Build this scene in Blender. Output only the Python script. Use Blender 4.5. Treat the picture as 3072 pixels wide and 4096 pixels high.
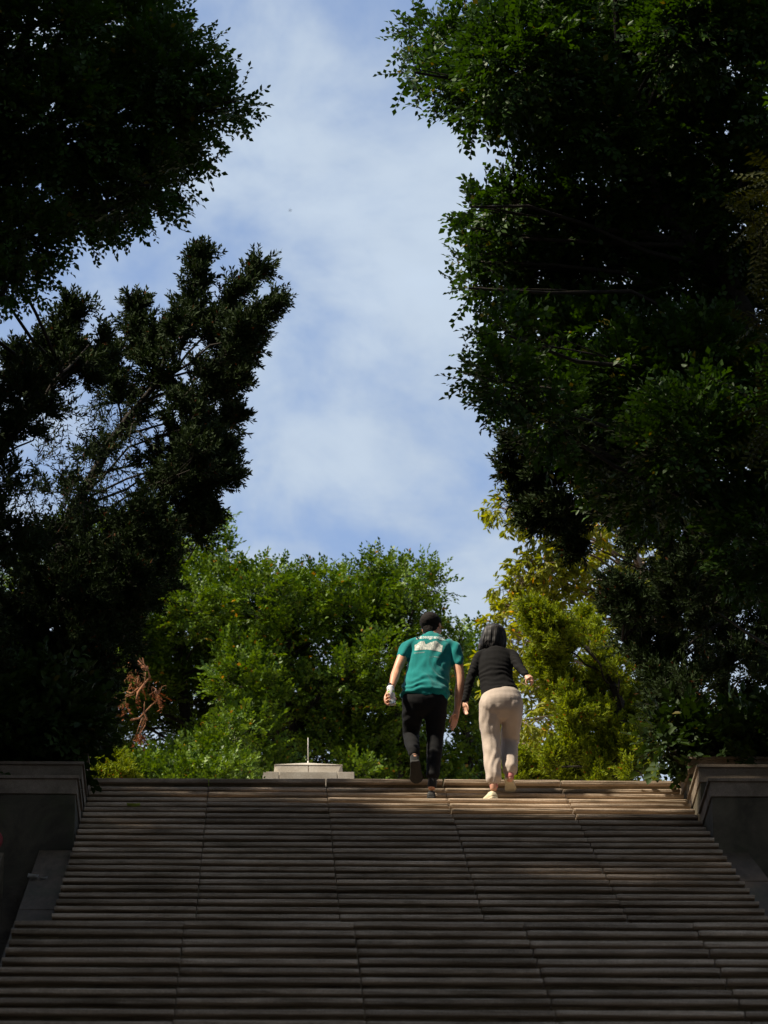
import bpy, bmesh, math, random
import numpy as np
from mathutils import Vector, Matrix
from mathutils.bvhtree import BVHTree

for o in list(bpy.data.objects):
    bpy.data.objects.remove(o)
SC = bpy.context.scene
COL = SC.collection
R = math.radians

# ------------------------------------------------------------------ camera
W0, H0 = 768, 1024
FPX, PITCH, YAW, ROLL = 4257.0, 0.39046, 0.030695, 0.005578
CAM = Vector((-1.156, 0.0, 1.6))
_fh = Vector((math.sin(YAW), math.cos(YAW), 0))
_r = Vector((math.cos(YAW), -math.sin(YAW), 0))
FWD = _fh * math.cos(PITCH) + Vector((0, 0, math.sin(PITCH)))
_u = Vector((0, 0, math.cos(PITCH))) - _fh * math.sin(PITCH)
_c, _s = math.cos(ROLL), math.sin(ROLL)
RGT = _r * _c - _u * _s
UPV = _r * _s + _u * _c
cd = bpy.data.cameras.new('camera')
cam = bpy.data.objects.new('camera', cd)
COL.objects.link(cam)
cam.matrix_world = Matrix(((RGT.x, UPV.x, -FWD.x, CAM.x), (RGT.y, UPV.y, -FWD.y, CAM.y),
                           (RGT.z, UPV.z, -FWD.z, CAM.z), (0, 0, 0, 1)))
cd.sensor_fit = 'HORIZONTAL'
cd.sensor_width = 24.0
cd.lens = 24.0 * FPX / W0
cd.clip_start = 0.5
cd.clip_end = 3000
cd.dof.use_dof = True
cd.dof.focus_distance = 40.0
cd.dof.aperture_fstop = 4.5
SC.camera = cam

# ------------------------------------------------------------------ sky, sun, exposure
SUN_EL, SUN_AZ = R(54), R(-108)          # azimuth from +Y, clockwise
SKY_STRENGTH, SUN_STRENGTH, EXPOSURE = 0.12, 5.0, 0.88
world = bpy.data.worlds.new('World')
SC.world = world
world.use_nodes = True
nt = world.node_tree
nt.nodes.clear()
def N(nt, t, **kw):
    n = nt.nodes.new(t)
    for k, v in kw.items():
        if k.startswith('i_'):
            n.inputs[k[2:].replace('_', ' ')].default_value = v
        else:
            setattr(n, k, v)
    return n
L = nt.links.new
out = N(nt, 'ShaderNodeOutputWorld')
bg = N(nt, 'ShaderNodeBackground', i_Strength=SKY_STRENGTH)
L(bg.outputs[0], out.inputs[0])
sky = N(nt, 'ShaderNodeTexSky', sky_type='NISHITA', sun_disc=False, sun_elevation=SUN_EL,
        sun_rotation=SUN_AZ % (2 * math.pi), altitude=50, air_density=1.0, dust_density=1.6, ozone_density=1.5)
tc = N(nt, 'ShaderNodeTexCoord')
sep = N(nt, 'ShaderNodeSeparateXYZ'); L(tc.outputs['Generated'], sep.inputs[0])
zz = N(nt, 'ShaderNodeMath', operation='MAXIMUM'); L(sep.outputs['Z'], zz.inputs[0]); zz.inputs[1].default_value = 0.0
za = N(nt, 'ShaderNodeMath', operation='ADD'); L(zz.outputs[0], za.inputs[0]); za.inputs[1].default_value = 0.22
dx = N(nt, 'ShaderNodeMath', operation='DIVIDE'); L(sep.outputs['X'], dx.inputs[0]); L(za.outputs[0], dx.inputs[1])
dy = N(nt, 'ShaderNodeMath', operation='DIVIDE'); L(sep.outputs['Y'], dy.inputs[0]); L(za.outputs[0], dy.inputs[1])
cmb = N(nt, 'ShaderNodeCombineXYZ'); L(dx.outputs[0], cmb.inputs[0]); L(dy.outputs[0], cmb.inputs[1])
mp = N(nt, 'ShaderNodeMapping'); L(cmb.outputs[0], mp.inputs[0])
mp.inputs['Rotation'].default_value = (0, 0, R(15)); mp.inputs['Scale'].default_value = (1.45, 1.0, 1); mp.inputs['Location'].default_value = (5.1871, 4.6866, 0)
n1 = N(nt, 'ShaderNodeTexNoise', i_Scale=6.0, i_Detail=10.0, i_Roughness=0.56, i_Distortion=0.25); L(mp.outputs[0], n1.inputs['Vector'])
n2 = N(nt, 'ShaderNodeTexNoise', i_Scale=2.6, i_Detail=3.0, i_Roughness=0.5); L(mp.outputs[0], n2.inputs['Vector'])
mx = N(nt, 'ShaderNodeMath', operation='MULTIPLY_ADD'); L(n2.outputs[0], mx.inputs[0]); mx.inputs[1].default_value = 0.45; L(n1.outputs[0], mx.inputs[2])
n3 = N(nt, 'ShaderNodeTexNoise', i_Scale=19.0, i_Detail=6.0, i_Roughness=0.6, i_Distortion=0.6); L(mp.outputs[0], n3.inputs['Vector'])
m3 = N(nt, 'ShaderNodeMath', operation='MULTIPLY_ADD'); L(n3.outputs[0], m3.inputs[0]); m3.inputs[1].default_value = 0.22; L(mx.outputs[0], m3.inputs[2])
lo = N(nt, 'ShaderNodeMapRange'); L(sep.outputs['Z'], lo.inputs[0]); lo.inputs[1].default_value = 0.30; lo.inputs[2].default_value = 0.48; lo.inputs[3].default_value = 0.05; lo.inputs[4].default_value = -0.12
m4 = N(nt, 'ShaderNodeMath', operation='ADD'); L(m3.outputs[0], m4.inputs[0]); L(lo.outputs[0], m4.inputs[1])
ramp = N(nt, 'ShaderNodeValToRGB'); L(m4.outputs[0], ramp.inputs[0])
ramp.color_ramp.interpolation = 'EASE'
ramp.color_ramp.elements[0].position = 0.60; ramp.color_ramp.elements[0].color = (0.2, 0.2, 0.2, 1)
ramp.color_ramp.elements[1].position = 0.86; ramp.color_ramp.elements[1].color = (0.93, 0.93, 0.93, 1)
cl = N(nt, 'ShaderNodeMix', data_type='RGBA')
L(ramp.outputs[0], cl.inputs['Factor'])
tint = N(nt, 'ShaderNodeMix', data_type='RGBA', blend_type='MULTIPLY'); tint.inputs['Factor'].default_value = 1.0
L(sky.outputs[0], tint.inputs['A']); tint.inputs['B'].default_value = (0.78, 0.81, 0.88, 1)
L(tint.outputs['Result'], cl.inputs['A'])
cv = N(nt, 'ShaderNodeMapRange'); L(n1.outputs[0], cv.inputs[0]); cv.inputs[1].default_value = 0.35; cv.inputs[2].default_value = 0.7; cv.inputs[3].default_value = 0.88; cv.inputs[4].default_value = 1.08
cc = N(nt, 'ShaderNodeMix', data_type='RGBA', blend_type='MULTIPLY'); cc.inputs['Factor'].default_value = 1.0
cc.inputs['A'].default_value = (2.55, 3.0, 3.55, 1); L(cv.outputs[0], cc.inputs['B']); L(cc.outputs['Result'], cl.inputs['B'])
L(cl.outputs['Result'], bg.inputs[0])
SUN_DIR = Vector((math.cos(SUN_EL) * math.sin(SUN_AZ), math.cos(SUN_EL) * math.cos(SUN_AZ), math.sin(SUN_EL)))
sd = bpy.data.lights.new('sun', 'SUN')
sd.energy = SUN_STRENGTH; sd.angle = R(2.5); sd.color = (1.0, 0.90, 0.72)
sun = bpy.data.objects.new('sun', sd); COL.objects.link(sun)
sun.rotation_euler = SUN_DIR.to_track_quat('Z', 'Y').to_euler()
vs = SC.view_settings
vs.view_transform = 'Standard'; vs.look = 'None'; vs.exposure = EXPOSURE; vs.gamma = 1.0
try:
    vs.use_curve_mapping = False
except Exception:
    pass
SC.render.engine = 'CYCLES'
SC.cycles.max_bounces = 8
SC.cycles.diffuse_bounces = 4
SC.cycles.transmission_bounces = 6
SC.cycles.transparent_max_bounces = 8

# ------------------------------------------------------------------ helpers
def at(px, py, Y):
    """world point seen at photo position (768x1024 px) at world distance Y"""
    d = FWD * FPX + RGT * (px - W0 / 2) + UPV * (H0 / 2 - py)
    return CAM + d * ((Y - CAM.y) / d.y)
def ppm(Y):
    return FPX / (Y * math.cos(PITCH) + Y * 0.37 * math.sin(PITCH))

def tag(o, label=None, cat=None, group=None, kind=None):
    if label: o['label'] = label
    if cat: o['category'] = cat
    if group: o['group'] = group
    if kind: o['kind'] = kind
    return o
def empty(name, loc, label=None, cat=None, group=None):
    o = bpy.data.objects.new(name, None); COL.objects.link(o); o.location = loc
    o.empty_display_size = 0.2
    return tag(o, label, cat, group)
def wloc(p):
    off = Vector((0, 0, 0))
    while p is not None:
        off += p.location; p = p.parent
    return off
def link(name, me, parent=None, loc=(0, 0, 0), rot=None):
    """mesh about its own origin, set at a world place"""
    o = bpy.data.objects.new(name, me); COL.objects.link(o)
    o.parent = parent
    o.location = Vector(loc) - wloc(parent)
    if rot: o.rotation_euler = rot
    return o
def world_child(name, me, parent):
    """mesh given in world coordinates, parented to an unrotated thing (or part of it) so that it stays in place"""
    o = bpy.data.objects.new(name, me); COL.objects.link(o)
    o.parent = parent
    o.location = -wloc(parent)
    return o
class MB:
    def __init__(s): s.v = []; s.f = []; s.m = []
    def add(s, vs_, fs_, m=0):
        b = len(s.v); s.v += [tuple(p) for p in vs_]
        s.f += [tuple(i + b for i in f) for f in fs_]; s.m += [m] * len(fs_)
    def box(s, a, b, m=0):
        x0, y0, z0 = a; x1, y1, z1 = b
        s.add([(x0,y0,z0),(x1,y0,z0),(x1,y1,z0),(x0,y1,z0),(x0,y0,z1),(x1,y0,z1),(x1,y1,z1),(x0,y1,z1)],
              [(0,3,2,1),(4,5,6,7),(0,1,5,4),(1,2,6,5),(2,3,7,6),(3,0,4,7)], m)
    def prism_x(s, prof, x0, x1, m=0):
        """closed profile in (y,z), extruded along x"""
        n = len(prof)
        s.add([(x0, y, z) for y, z in prof] + [(x1, y, z) for y, z in prof],
              [tuple(range(n))[::-1], tuple(range(n, 2 * n))] + [(i, (i + 1) % n, (i + 1) % n + n, i + n) for i in range(n)], m)
    def tube(s, pts, rad, n=8, m=0, cap=True):
        pts = [Vector(p) for p in pts]; k = len(pts)
        base = []
        ref = Vector((0.13, 0.21, 1)).normalized()
        for i, p in enumerate(pts):
            t = (pts[min(i + 1, k - 1)] - pts[max(i - 1, 0)]).normalized()
            a = t.cross(ref)
            if a.length < 0.15: a = t.cross(Vector((1, 0, 0)))
            a.normalize(); b = t.cross(a)
            r = rad[i] if hasattr(rad, '__len__') else rad
            base += [p + a * (math.cos(2*math.pi*j/n) * r) + b * (math.sin(2*math.pi*j/n) * r) for j in range(n)]
        fs = [(i*n + j, i*n + (j+1) % n, (i+1)*n + (j+1) % n, (i+1)*n + j) for i in range(k - 1) for j in range(n)]
        if cap: fs += [tuple(range(n))[::-1], tuple(range((k-1)*n, k*n))]
        s.add(base, fs, m)
    def lathe(s, c, prof, n=24, m=0, ax=None):
        """profile [(r,z)] turned about z at c, (or about axis frame ax: 3x3 columns)"""
        c = Vector(c); base = []
        for r, z in prof:
            for j in range(n):
                p = Vector((r*math.cos(2*math.pi*j/n), r*math.sin(2*math.pi*j/n), z))
                base.append(c + (ax @ p if ax else p))
        k = len(prof)
        fs = [(i*n + j, i*n + (j+1) % n, (i+1)*n + (j+1) % n, (i+1)*n + j) for i in range(k-1) for j in range(n)]
        fs += [tuple(range(n))[::-1], tuple(range((k-1)*n, k*n))]
        s.add(base, fs, m)
    def mesh(s, name, mats, smooth=False, bevel=0):
        me = bpy.data.meshes.new(name)
        me.from_pydata(s.v, [], s.f)
        for mt in (mats if isinstance(mats, (list, tuple)) else [mats]): me.materials.append(mt)
        if any(s.m): me.polygons.foreach_set('material_index', s.m)
        if bevel:
            bm = bmesh.new(); bm.from_mesh(me)
            bmesh.ops.remove_doubles(bm, verts=bm.verts, dist=1e-5)
            bmesh.ops.bevel(bm, geom=[e for e in bm.edges if len(e.link_faces) == 2 and e.calc_face_angle() > 0.5], offset=bevel, segments=2, affect='EDGES', profile=0.6)
            bm.to_mesh(me); bm.free()
        if smooth: me.polygons.foreach_set('use_smooth', [True] * len(me.polygons))
        me.update()
        return me

# ------------------------------------------------------------------ materials
def mat(name):
    m = bpy.data.materials.new(name); m.use_nodes = True
    t = m.node_tree; b = t.nodes['Principled BSDF']
    return m, t, b
def simple(name, col, rough=0.7, noise=0.0, scale=20, spec=0.3, bump=0.0, sheen=0.0):
    m, t, b = mat(name)
    b.inputs['Base Color'].default_value = (*col, 1); b.inputs['Roughness'].default_value = rough
    b.inputs['Specular IOR Level'].default_value = spec
    if sheen: b.inputs['Sheen Weight'].default_value = sheen
    if noise or bump:
        tc = N(t, 'ShaderNodeTexCoord'); n = N(t, 'ShaderNodeTexNoise', i_Scale=scale, i_Detail=6.0, i_Roughness=0.6)
        t.links.new(tc.outputs['Object'], n.inputs['Vector'])
        if noise:
            r = N(t, 'ShaderNodeMapRange'); r.inputs[1].default_value = 0.3; r.inputs[2].default_value = 0.7
            r.inputs[3].default_value = 1 - noise; r.inputs[4].default_value = 1 + noise
            t.links.new(n.outputs[0], r.inputs[0])
            mu = N(t, 'ShaderNodeMix', data_type='RGBA', blend_type='MULTIPLY'); mu.inputs['Factor'].default_value = 1
            mu.inputs['A'].default_value = (*col, 1); t.links.new(r.outputs[0], mu.inputs['B'])
            t.links.new(mu.outputs['Result'], b.inputs['Base Color'])
        if bump:
            bp = N(t, 'ShaderNodeBump', i_Strength=0.6, i_Distance=bump)
            t.links.new(n.outputs[0], bp.inputs['Height']); t.links.new(bp.outputs[0], b.inputs['Normal'])
    return m
def stone(name, light, dark, speck=0.35, stain=0.6, rough=0.85, moss=0.0, streak=(1, 1, 1)):
    """granite: fine speckle, broad stains, per-piece tone"""
    m, t, b = mat(name)
    tc = N(t, 'ShaderNodeTexCoord'); geo = N(t, 'ShaderNodeNewGeometry'); oi = N(t, 'ShaderNodeObjectInfo')
    mpn = N(t, 'ShaderNodeMapping'); t.links.new(geo.outputs['Position'], mpn.inputs[0]); mpn.inputs['Scale'].default_value = streak
    sp = N(t, 'ShaderNodeTexNoise', i_Scale=150.0, i_Detail=3.0, i_Roughness=0.7); t.links.new(geo.outputs['Position'], sp.inputs['Vector'])
    st = N(t, 'ShaderNodeTexNoise', i_Scale=2.6, i_Detail=8.0, i_Roughness=0.68, i_Distortion=0.5); t.links.new(mpn.outputs[0], st.inputs['Vector'])
    r1 = N(t, 'ShaderNodeMapRange'); t.links.new(st.outputs[0], r1.inputs[0]); r1.inputs[1].default_value = 0.36; r1.inputs[2].default_value = 0.66
    mx = N(t, 'ShaderNodeMix', data_type='RGBA'); mx.inputs['A'].default_value = (*dark, 1); mx.inputs['B'].default_value = (*light, 1)
    t.links.new(r1.outputs[0], mx.inputs['Factor'])
    r2 = N(t, 'ShaderNodeMapRange'); t.links.new(sp.outputs[0], r2.inputs[0]); r2.inputs[1].default_value = 0.3; r2.inputs[2].default_value = 0.7
    r2.inputs[3].default_value = 1 - speck; r2.inputs[4].default_value = 1 + speck
    mu = N(t, 'ShaderNodeMix', data_type='RGBA', blend_type='MULTIPLY'); mu.inputs['Factor'].default_value = 1
    t.links.new(mx.outputs['Result'], mu.inputs['A']); t.links.new(r2.outputs[0], mu.inputs['B'])
    r3 = N(t, 'ShaderNodeMapRange'); t.links.new(oi.outputs['Random'], r3.inputs[0]); r3.inputs[3].default_value = 0.8; r3.inputs[4].default_value = 1.18
    mu2 = N(t, 'ShaderNodeMix', data_type='RGBA', blend_type='MULTIPLY'); mu2.inputs['Factor'].default_value = 1
    t.links.new(mu.outputs['Result'], mu2.inputs['A']); t.links.new(r3.outputs[0], mu2.inputs['B'])
    last = mu2.outputs['Result']
    if moss:
        nm = N(t, 'ShaderNodeTexNoise', i_Scale=1.4, i_Detail=6.0, i_Roughness=0.7); t.links.new(geo.outputs['Position'], nm.inputs['Vector'])
        r4 = N(t, 'ShaderNodeMapRange'); t.links.new(nm.outputs[0], r4.inputs[0]); r4.inputs[1].default_value = 0.5; r4.inputs[2].default_value = 0.7; r4.inputs[4].default_value = moss
        mm = N(t, 'ShaderNodeMix', data_type='RGBA'); t.links.new(r4.outputs[0], mm.inputs['Factor']); t.links.new(last, mm.inputs['A']); mm.inputs['B'].default_value = (0.05, 0.06, 0.025, 1)
        last = mm.outputs['Result']
    t.links.new(last, b.inputs['Base Color'])
    b.inputs['Roughness'].default_value = rough; b.inputs['Specular IOR Level'].default_value = 0.25
    bp = N(t, 'ShaderNodeBump', i_Strength=0.5, i_Distance=0.004)
    t.links.new(sp.outputs[0], bp.inputs['Height']); t.links.new(bp.outputs[0], b.inputs['Normal'])
    return m
def leafmat(name, c0, c1, c2=None, transl=0.3, rough=0.45, gloss=0.35):
    """per-leaf tone from the 'tint' attribute; thin leaf that lets some light through"""
    m, t, b = mat(name)
    a = N(t, 'ShaderNodeAttribute', attribute_name='tint')
    r = N(t, 'ShaderNodeValToRGB'); t.links.new(a.outputs['Fac'], r.inputs[0])
    r.color_ramp.elements[0].color = (*c0, 1); r.color_ramp.elements[1].color = (*c1, 1)
    if c2:
        r.color_ramp.elements[1].position = 0.93
        e = r.color_ramp.elements.new(0.985); e.color = (*c2, 1)
    t.links.new(r.outputs[0], b.inputs['Base Color'])
    b.inputs['Roughness'].default_value = rough; b.inputs['Specular IOR Level'].default_value = gloss
    tr = N(t, 'ShaderNodeBsdfTranslucent')
    hs = N(t, 'ShaderNodeHueSaturation', i_Saturation=1.15, i_Value=1.3, i_Hue=0.49); t.links.new(r.outputs[0], hs.inputs['Color']); t.links.new(hs.outputs[0], tr.inputs[0])
    mx = N(t, 'ShaderNodeMixShader'); mx.inputs[0].default_value = transl
    t.links.new(b.outputs[0], mx.inputs[1]); t.links.new(tr.outputs[0], mx.inputs[2])
    t.links.new(mx.outputs[0], t.nodes['Material Output'].inputs[0])
    return m
M = {}
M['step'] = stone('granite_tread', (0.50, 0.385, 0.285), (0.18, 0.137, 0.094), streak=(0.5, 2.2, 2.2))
M['riser'] = stone('granite_riser', (0.22, 0.17, 0.11), (0.06, 0.045, 0.028), moss=0.5, streak=(0.8, 1, 2))  # shade under the nosings put into this darker colour; kerbs share it
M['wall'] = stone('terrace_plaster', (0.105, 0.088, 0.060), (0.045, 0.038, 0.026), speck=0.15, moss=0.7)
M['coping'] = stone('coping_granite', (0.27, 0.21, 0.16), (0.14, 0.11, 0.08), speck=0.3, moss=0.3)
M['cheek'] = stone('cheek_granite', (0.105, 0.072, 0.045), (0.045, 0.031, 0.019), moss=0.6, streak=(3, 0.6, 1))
M['core'] = simple('rubble_core', (0.12, 0.10, 0.08), 0.95, 0.4, 9, bump=0.02)
M['plaza'] = stone('plaza_paving', (0.38, 0.34, 0.30), (0.24, 0.21, 0.18))
M['soil'] = simple('soil', (0.055, 0.042, 0.028), 0.98, 0.5, 5, bump=0.05)
M['bark'] = simple('bark', (0.022, 0.017, 0.013), 0.95, 0.45, 24, bump=0.02)
M['bark_pale'] = simple('bark_pale', (0.14, 0.10, 0.07), 0.9, 0.35, 24, bump=0.01)
M['ficus'] = leafmat('ficus_leaf_shaded', (0.016, 0.040, 0.005), (0.040, 0.085, 0.010), (0.15, 0.12, 0.012), 0.26, .5, .22)  # shaded ficus copy: dimness of the shade put into the green
M['ficus_far'] = leafmat('ficus_leaf_sunny', (0.018, 0.056, 0.004), (0.132, 0.205, 0.012), (0.32, 0.17, 0.012), 0.24, .5, .22)  # sunlit ficus copy: sun and inner shade put into the tone range
M['juniper'] = leafmat('juniper_shaded', (0.010, 0.019, 0.006), (0.026, 0.042, 0.010), (0.10, 0.035, 0.012), 0.10, .75, .1)  # shaded juniper copy: near-black of the shade put into the colour
M['juniper_lit'] = leafmat('juniper_sunlit', (0.080, 0.125, 0.006), (0.22, 0.255, 0.012), (0.30, 0.09, 0.015), 0.28, .7, .12)  # sunlit juniper copy: brightness of the sun put into the colour
M['yellow'] = leafmat('yellowing_leaf', (0.12, 0.16, 0.010), (0.27, 0.26, 0.02), (0.62, 0.30, 0.01), 0.45, .5, .25)
M['pinnate'] = leafmat('pinnate_leaf', (0.022, 0.026, 0.004), (0.045, 0.046, 0.006), (0.10, 0.06, 0.01), 0.25, .6, .1)
M['shrub'] = leafmat('shrub_leaf', (0.010, 0.024, 0.004), (0.028, 0.052, 0.008), (0.07, 0.06, 0.010), 0.15, .6, .12)
M['dead'] = leafmat('dead_leaf', (0.13, 0.042, 0.018), (0.26, 0.09, 0.032), None, 0.2, 0.8, 0.1)

# ------------------------------------------------------------------ the stairs
rng = random.Random(7)
RISE, RUN, SLAB = 0.15, 0.30, 1.10
TOP_Y, TOP_Z, RISE0 = 37.872, 14.489, 0.188
NUP, LAND = 33, 1.76          # treads below the top edge of the upper flight; landing depth
def up_nose(k):               # nosing (front top edge) of tread k of the upper flight, 0 = top edge
    return TOP_Y - RUN * k, TOP_Z - (RISE * k + (RISE0 - RISE if k else 0))
LAND_Y1, LAND_Z = TOP_Y - RUN * (NUP - 1), TOP_Z - (RISE * NUP + RISE0 - RISE) + RISE
LOW_Y = LAND_Y1 - LAND        # nosing of the landing
LOW_Z = up_nose(NUP - 1)[1]
def low_nose(j):
    return LOW_Y - RUN * j, LOW_Z - RISE * j
NLOW = int((LOW_Z - 0.05) / RISE)
HALF = 2.5 * SLAB
TH = 0.036                    # tread slab thickness
OV = 0.050                    # nosing overhang

def bull(depth, th=TH, seed=0):
    """tread slab, rounded nose at y=0, running back to y=depth, top at z=0"""
    q = random.Random(seed); mb = MB()
    prof = [(depth, 0.0), (depth, -th)]
    prof += [(.014, -th), (.004, -th * .93), (.0005, -th * .78), (0, -th * .5), (.001, -th * .25), (.005, -th * .07), (.014, 0)]
    n = len(prof); g = q.uniform(.002, .006); xs = [-SLAB / 2 + g, -SLAB / 2 + g + .02, -0.27, -0.02, 0.24, SLAB / 2 - g - .02, SLAB / 2 - g]
    vs_ = []
    for i, x in enumerate(xs):
        e = 0.005 if i in (0, 6) else 0
        for (y, z) in prof:
            j = q.uniform(-1, 1)
            vs_.append((x, y + (0.0022 * j + e * 0.8 if y < 0.05 else 0), z * (1 - 0) - (e * .5 if z > -.001 else 0) + q.uniform(-.0015, .0015)))
    fs = [tuple(range(n)), tuple(range((len(xs)-1)*n, len(xs)*n))[::-1]]
    for i in range(len(xs) - 1):
        fs += [(i*n + (j+1) % n, i*n + j, (i+1)*n + j, (i+1)*n + (j+1) % n) for j in range(n)]
    mb.add(vs_, fs)
    return mb.mesh('tread_slab', M['step'], smooth=False)
slab_var = [bull(RUN + 0.03, seed=s) for s in range(7)]
slab_land = bull(LAND + 0.0, seed=21)
slab_top = bull(0.55, th=0.046, seed=23)
def riser_mesh(h, th=TH):
    mb = MB(); mb.box((-SLAB/2 + 0.003, 0, -h + 0.001), (SLAB/2 - 0.003, 0.06, -th - 0.001))
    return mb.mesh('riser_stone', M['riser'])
ris = riser_mesh(RISE); ris0 = riser_mesh(RISE0, 0.046)

def flight(name, nose, n, top_kind, label, n_pieces):
    y0, z0 = nose(0)
    # rubble core, stepped, kept under the slabs
    mb = MB(); y_end, z_end = nose(n - 1)
    prof = [(y0 + (0.5 if top_kind == 'top' else LAND), z0 - 0.06)]
    for k in range(n):
        y, z = nose(k); zn = nose(k + 1)[1] if k < n - 1 else z - RISE
        prof += [(y + OV + 0.045, z - 0.05), (y + OV + 0.045, zn - 0.05)]
    prof += [(y_end + OV + 0.045, z_end - 0.75), (y0 + (0.5 if top_kind == 'top' else LAND), z0 - 1.2)]
    mb.prism_x(prof, -HALF + 0.01, HALF - 0.01)
    st = link(name, mb.mesh(name, M['core']))
    tag(st, label, 'staircase', None, 'structure')
    rest = MB()
    for k in range(n):
        y, z = nose(k)
        wob = rng.uniform(-0.003, 0.003)
        for c in range(5):
            x = (c - 2) * SLAB
            if k < n_pieces:
                me = (slab_top if top_kind == 'top' else slab_land) if k == 0 else rng.choice(slab_var)
                jz = rng.uniform(-0.005, 0.003)
                link('tread_slab', me, st, (x + rng.uniform(-.002, .002), y + rng.uniform(-.008, .006), z + wob + jz), (0, rng.uniform(-.004, .004), rng.uniform(-.005, .005)))
                rx = x
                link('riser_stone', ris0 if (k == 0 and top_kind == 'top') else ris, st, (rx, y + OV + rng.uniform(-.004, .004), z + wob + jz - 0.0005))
            else:
                rest.box((x - SLAB/2 + .004, y, z - TH), (x + SLAB/2 - .004, y + RUN + .03, z))
                rest.box((x - SLAB/2 + .003, y + OV, z - RISE + .001), (x + SLAB/2 - .003, y + OV + .044, z - TH - .001))
    if rest.v:
        o = world_child('tread_course', rest.mesh('tread_course', M['step']), st); tag(o, kind='stuff')
    return st
stairs_up = flight('staircase', up_nose, NUP, 'top', 'upper flight of worn granite steps that the two people climb', NUP)
stairs_low = flight('staircase', low_nose, NLOW, 'landing', 'lower flight of dark granite steps below the landing', 13)

# ------------------------------------------------------------------ ground
def slope_z(y):
    """nosing line of the whole stairway"""
    if y >= TOP_Y: return TOP_Z
    if y >= LAND_Y1: return TOP_Z - (TOP_Y - y) * RISE / RUN
    if y >= LOW_Y: return LAND_Z - RISE
    return max(0.0, LOW_Z - (LOW_Y - y) * RISE / RUN)
def terrain_z(x, y):
    ax = abs(x)
    n = 0.18 * math.sin(x * 1.3 + y * .7) + 0.12 * math.sin(x * 2.9 - y * 1.9)
    z = slope_z(y) - 0.95 + (0.25 * n if ax > 3.8 else 0)
    if ax < 3.0: z = slope_z(y) - 1.6
    if ax > 4.5 and y < 34: z += min(1.6, (ax - 4.5) * 0.35)
    if y > 38.4: z = TOP_Z - 0.12 + (0.15 * n if ax > 5 else 0)
    if y > 34.9 and ax >= 3.0: z = max(z, min(TOP_Z - 0.05, TOP_Z - 1.4))
    if y < 8.5 and ax < 4: z = -0.02
    return z
gx = sorted(set([-400, -200, -110, -60, -40] + [-30 + i * 1.5 for i in range(18)] + [-3.9, -3.4, -3.0, -2.0, 0, 2.0, 3.0, 3.4, 3.9] + [4.5 + i * 1.5 for i in range(18)] + [40, 60, 110, 200, 400]))
gy = sorted(set([-400, -150, -60, -30, -15, -5, 0, 4] + [7 + 0.75 * i for i in range(44)] + [40.5, 42, 44, 47, 50, 55, 60, 70, 85, 110, 160, 260, 500]))
mb = MB()
mb.v = [(x, y, terrain_z(x, y)) for y in gy for x in gx]
nx = len(gx)
mb.f = [(j*nx+i, j*nx+i+1, (j+1)*nx+i+1, (j+1)*nx+i) for j in range(len(gy)-1) for i in range(nx-1)]; mb.m = [0] * len(mb.f)
g = link('ground', mb.mesh('ground', M['soil'], smooth=True)); tag(g, kind='structure')
# plaza at the head of the stairs
mb = MB(); mb.box((-6, TOP_Y + 0.56, TOP_Z - 0.35), (6.0, 52, TOP_Z - 0.012))
mb.box((-2.75, TOP_Y + 0.52, TOP_Z - 0.5), (2.75, TOP_Y + 0.555, TOP_Z - 0.012))
p = link('plaza', mb.mesh('plaza', M['plaza'])); tag(p, kind='structure')
# lower court where the stairway starts
mb = MB(); mb.box((-4, -12, -0.2), (4, low_nose(NLOW - 1)[0] + .04, 0.006))
p = link('pavement', mb.mesh('pavement', M['plaza'])); tag(p, kind='structure')

# ------------------------------------------------------------------ cheek slabs, gutters, kerbs
def sloped(x0, x1, ya, yb, off, th, mats, name):
    """stone strip laid parallel to the nosing line from ya (low) to yb (high), cut into lengths"""
    pieces = []
    n = max(1, round((yb - ya) / 1.5))
    for i in range(n):
        y0 = ya + (yb - ya) * i / n + 0.004; y1 = ya + (yb - ya) * (i + 1) / n - 0.004
        mb = MB(); e = 0.006
        ym = (y0 + y1) / 2
        q = random.Random(i * 13 + int(x0 * 100))
        rows = []
        za, zb = slope_z(y0) + off, slope_z(y1) + off
        mb.add([(x0, y0, za), (x1, y0, za + q.uniform(-.006, .006)), (x1, y1, zb + q.uniform(-.006, .006)), (x0, y1, zb),
                (x0, y0, za - th), (x1, y0, za - th), (x1, y1, zb - th), (x0, y1, zb - th)],
               [(0, 1, 2, 3), (7, 6, 5, 4), (4, 5, 1, 0), (5, 6, 2, 1), (6, 7, 3, 2), (7, 4, 0, 3)])
        pieces.append(mb.mesh(name, mats, bevel=0.008))
    return pieces
WALL_Y = [up_nose(9)[0] - 0.03, up_nose(6)[0] - 0.03, up_nose(3)[0] - 0.03]
words = {-1: 'left', 1: 'right'}
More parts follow.
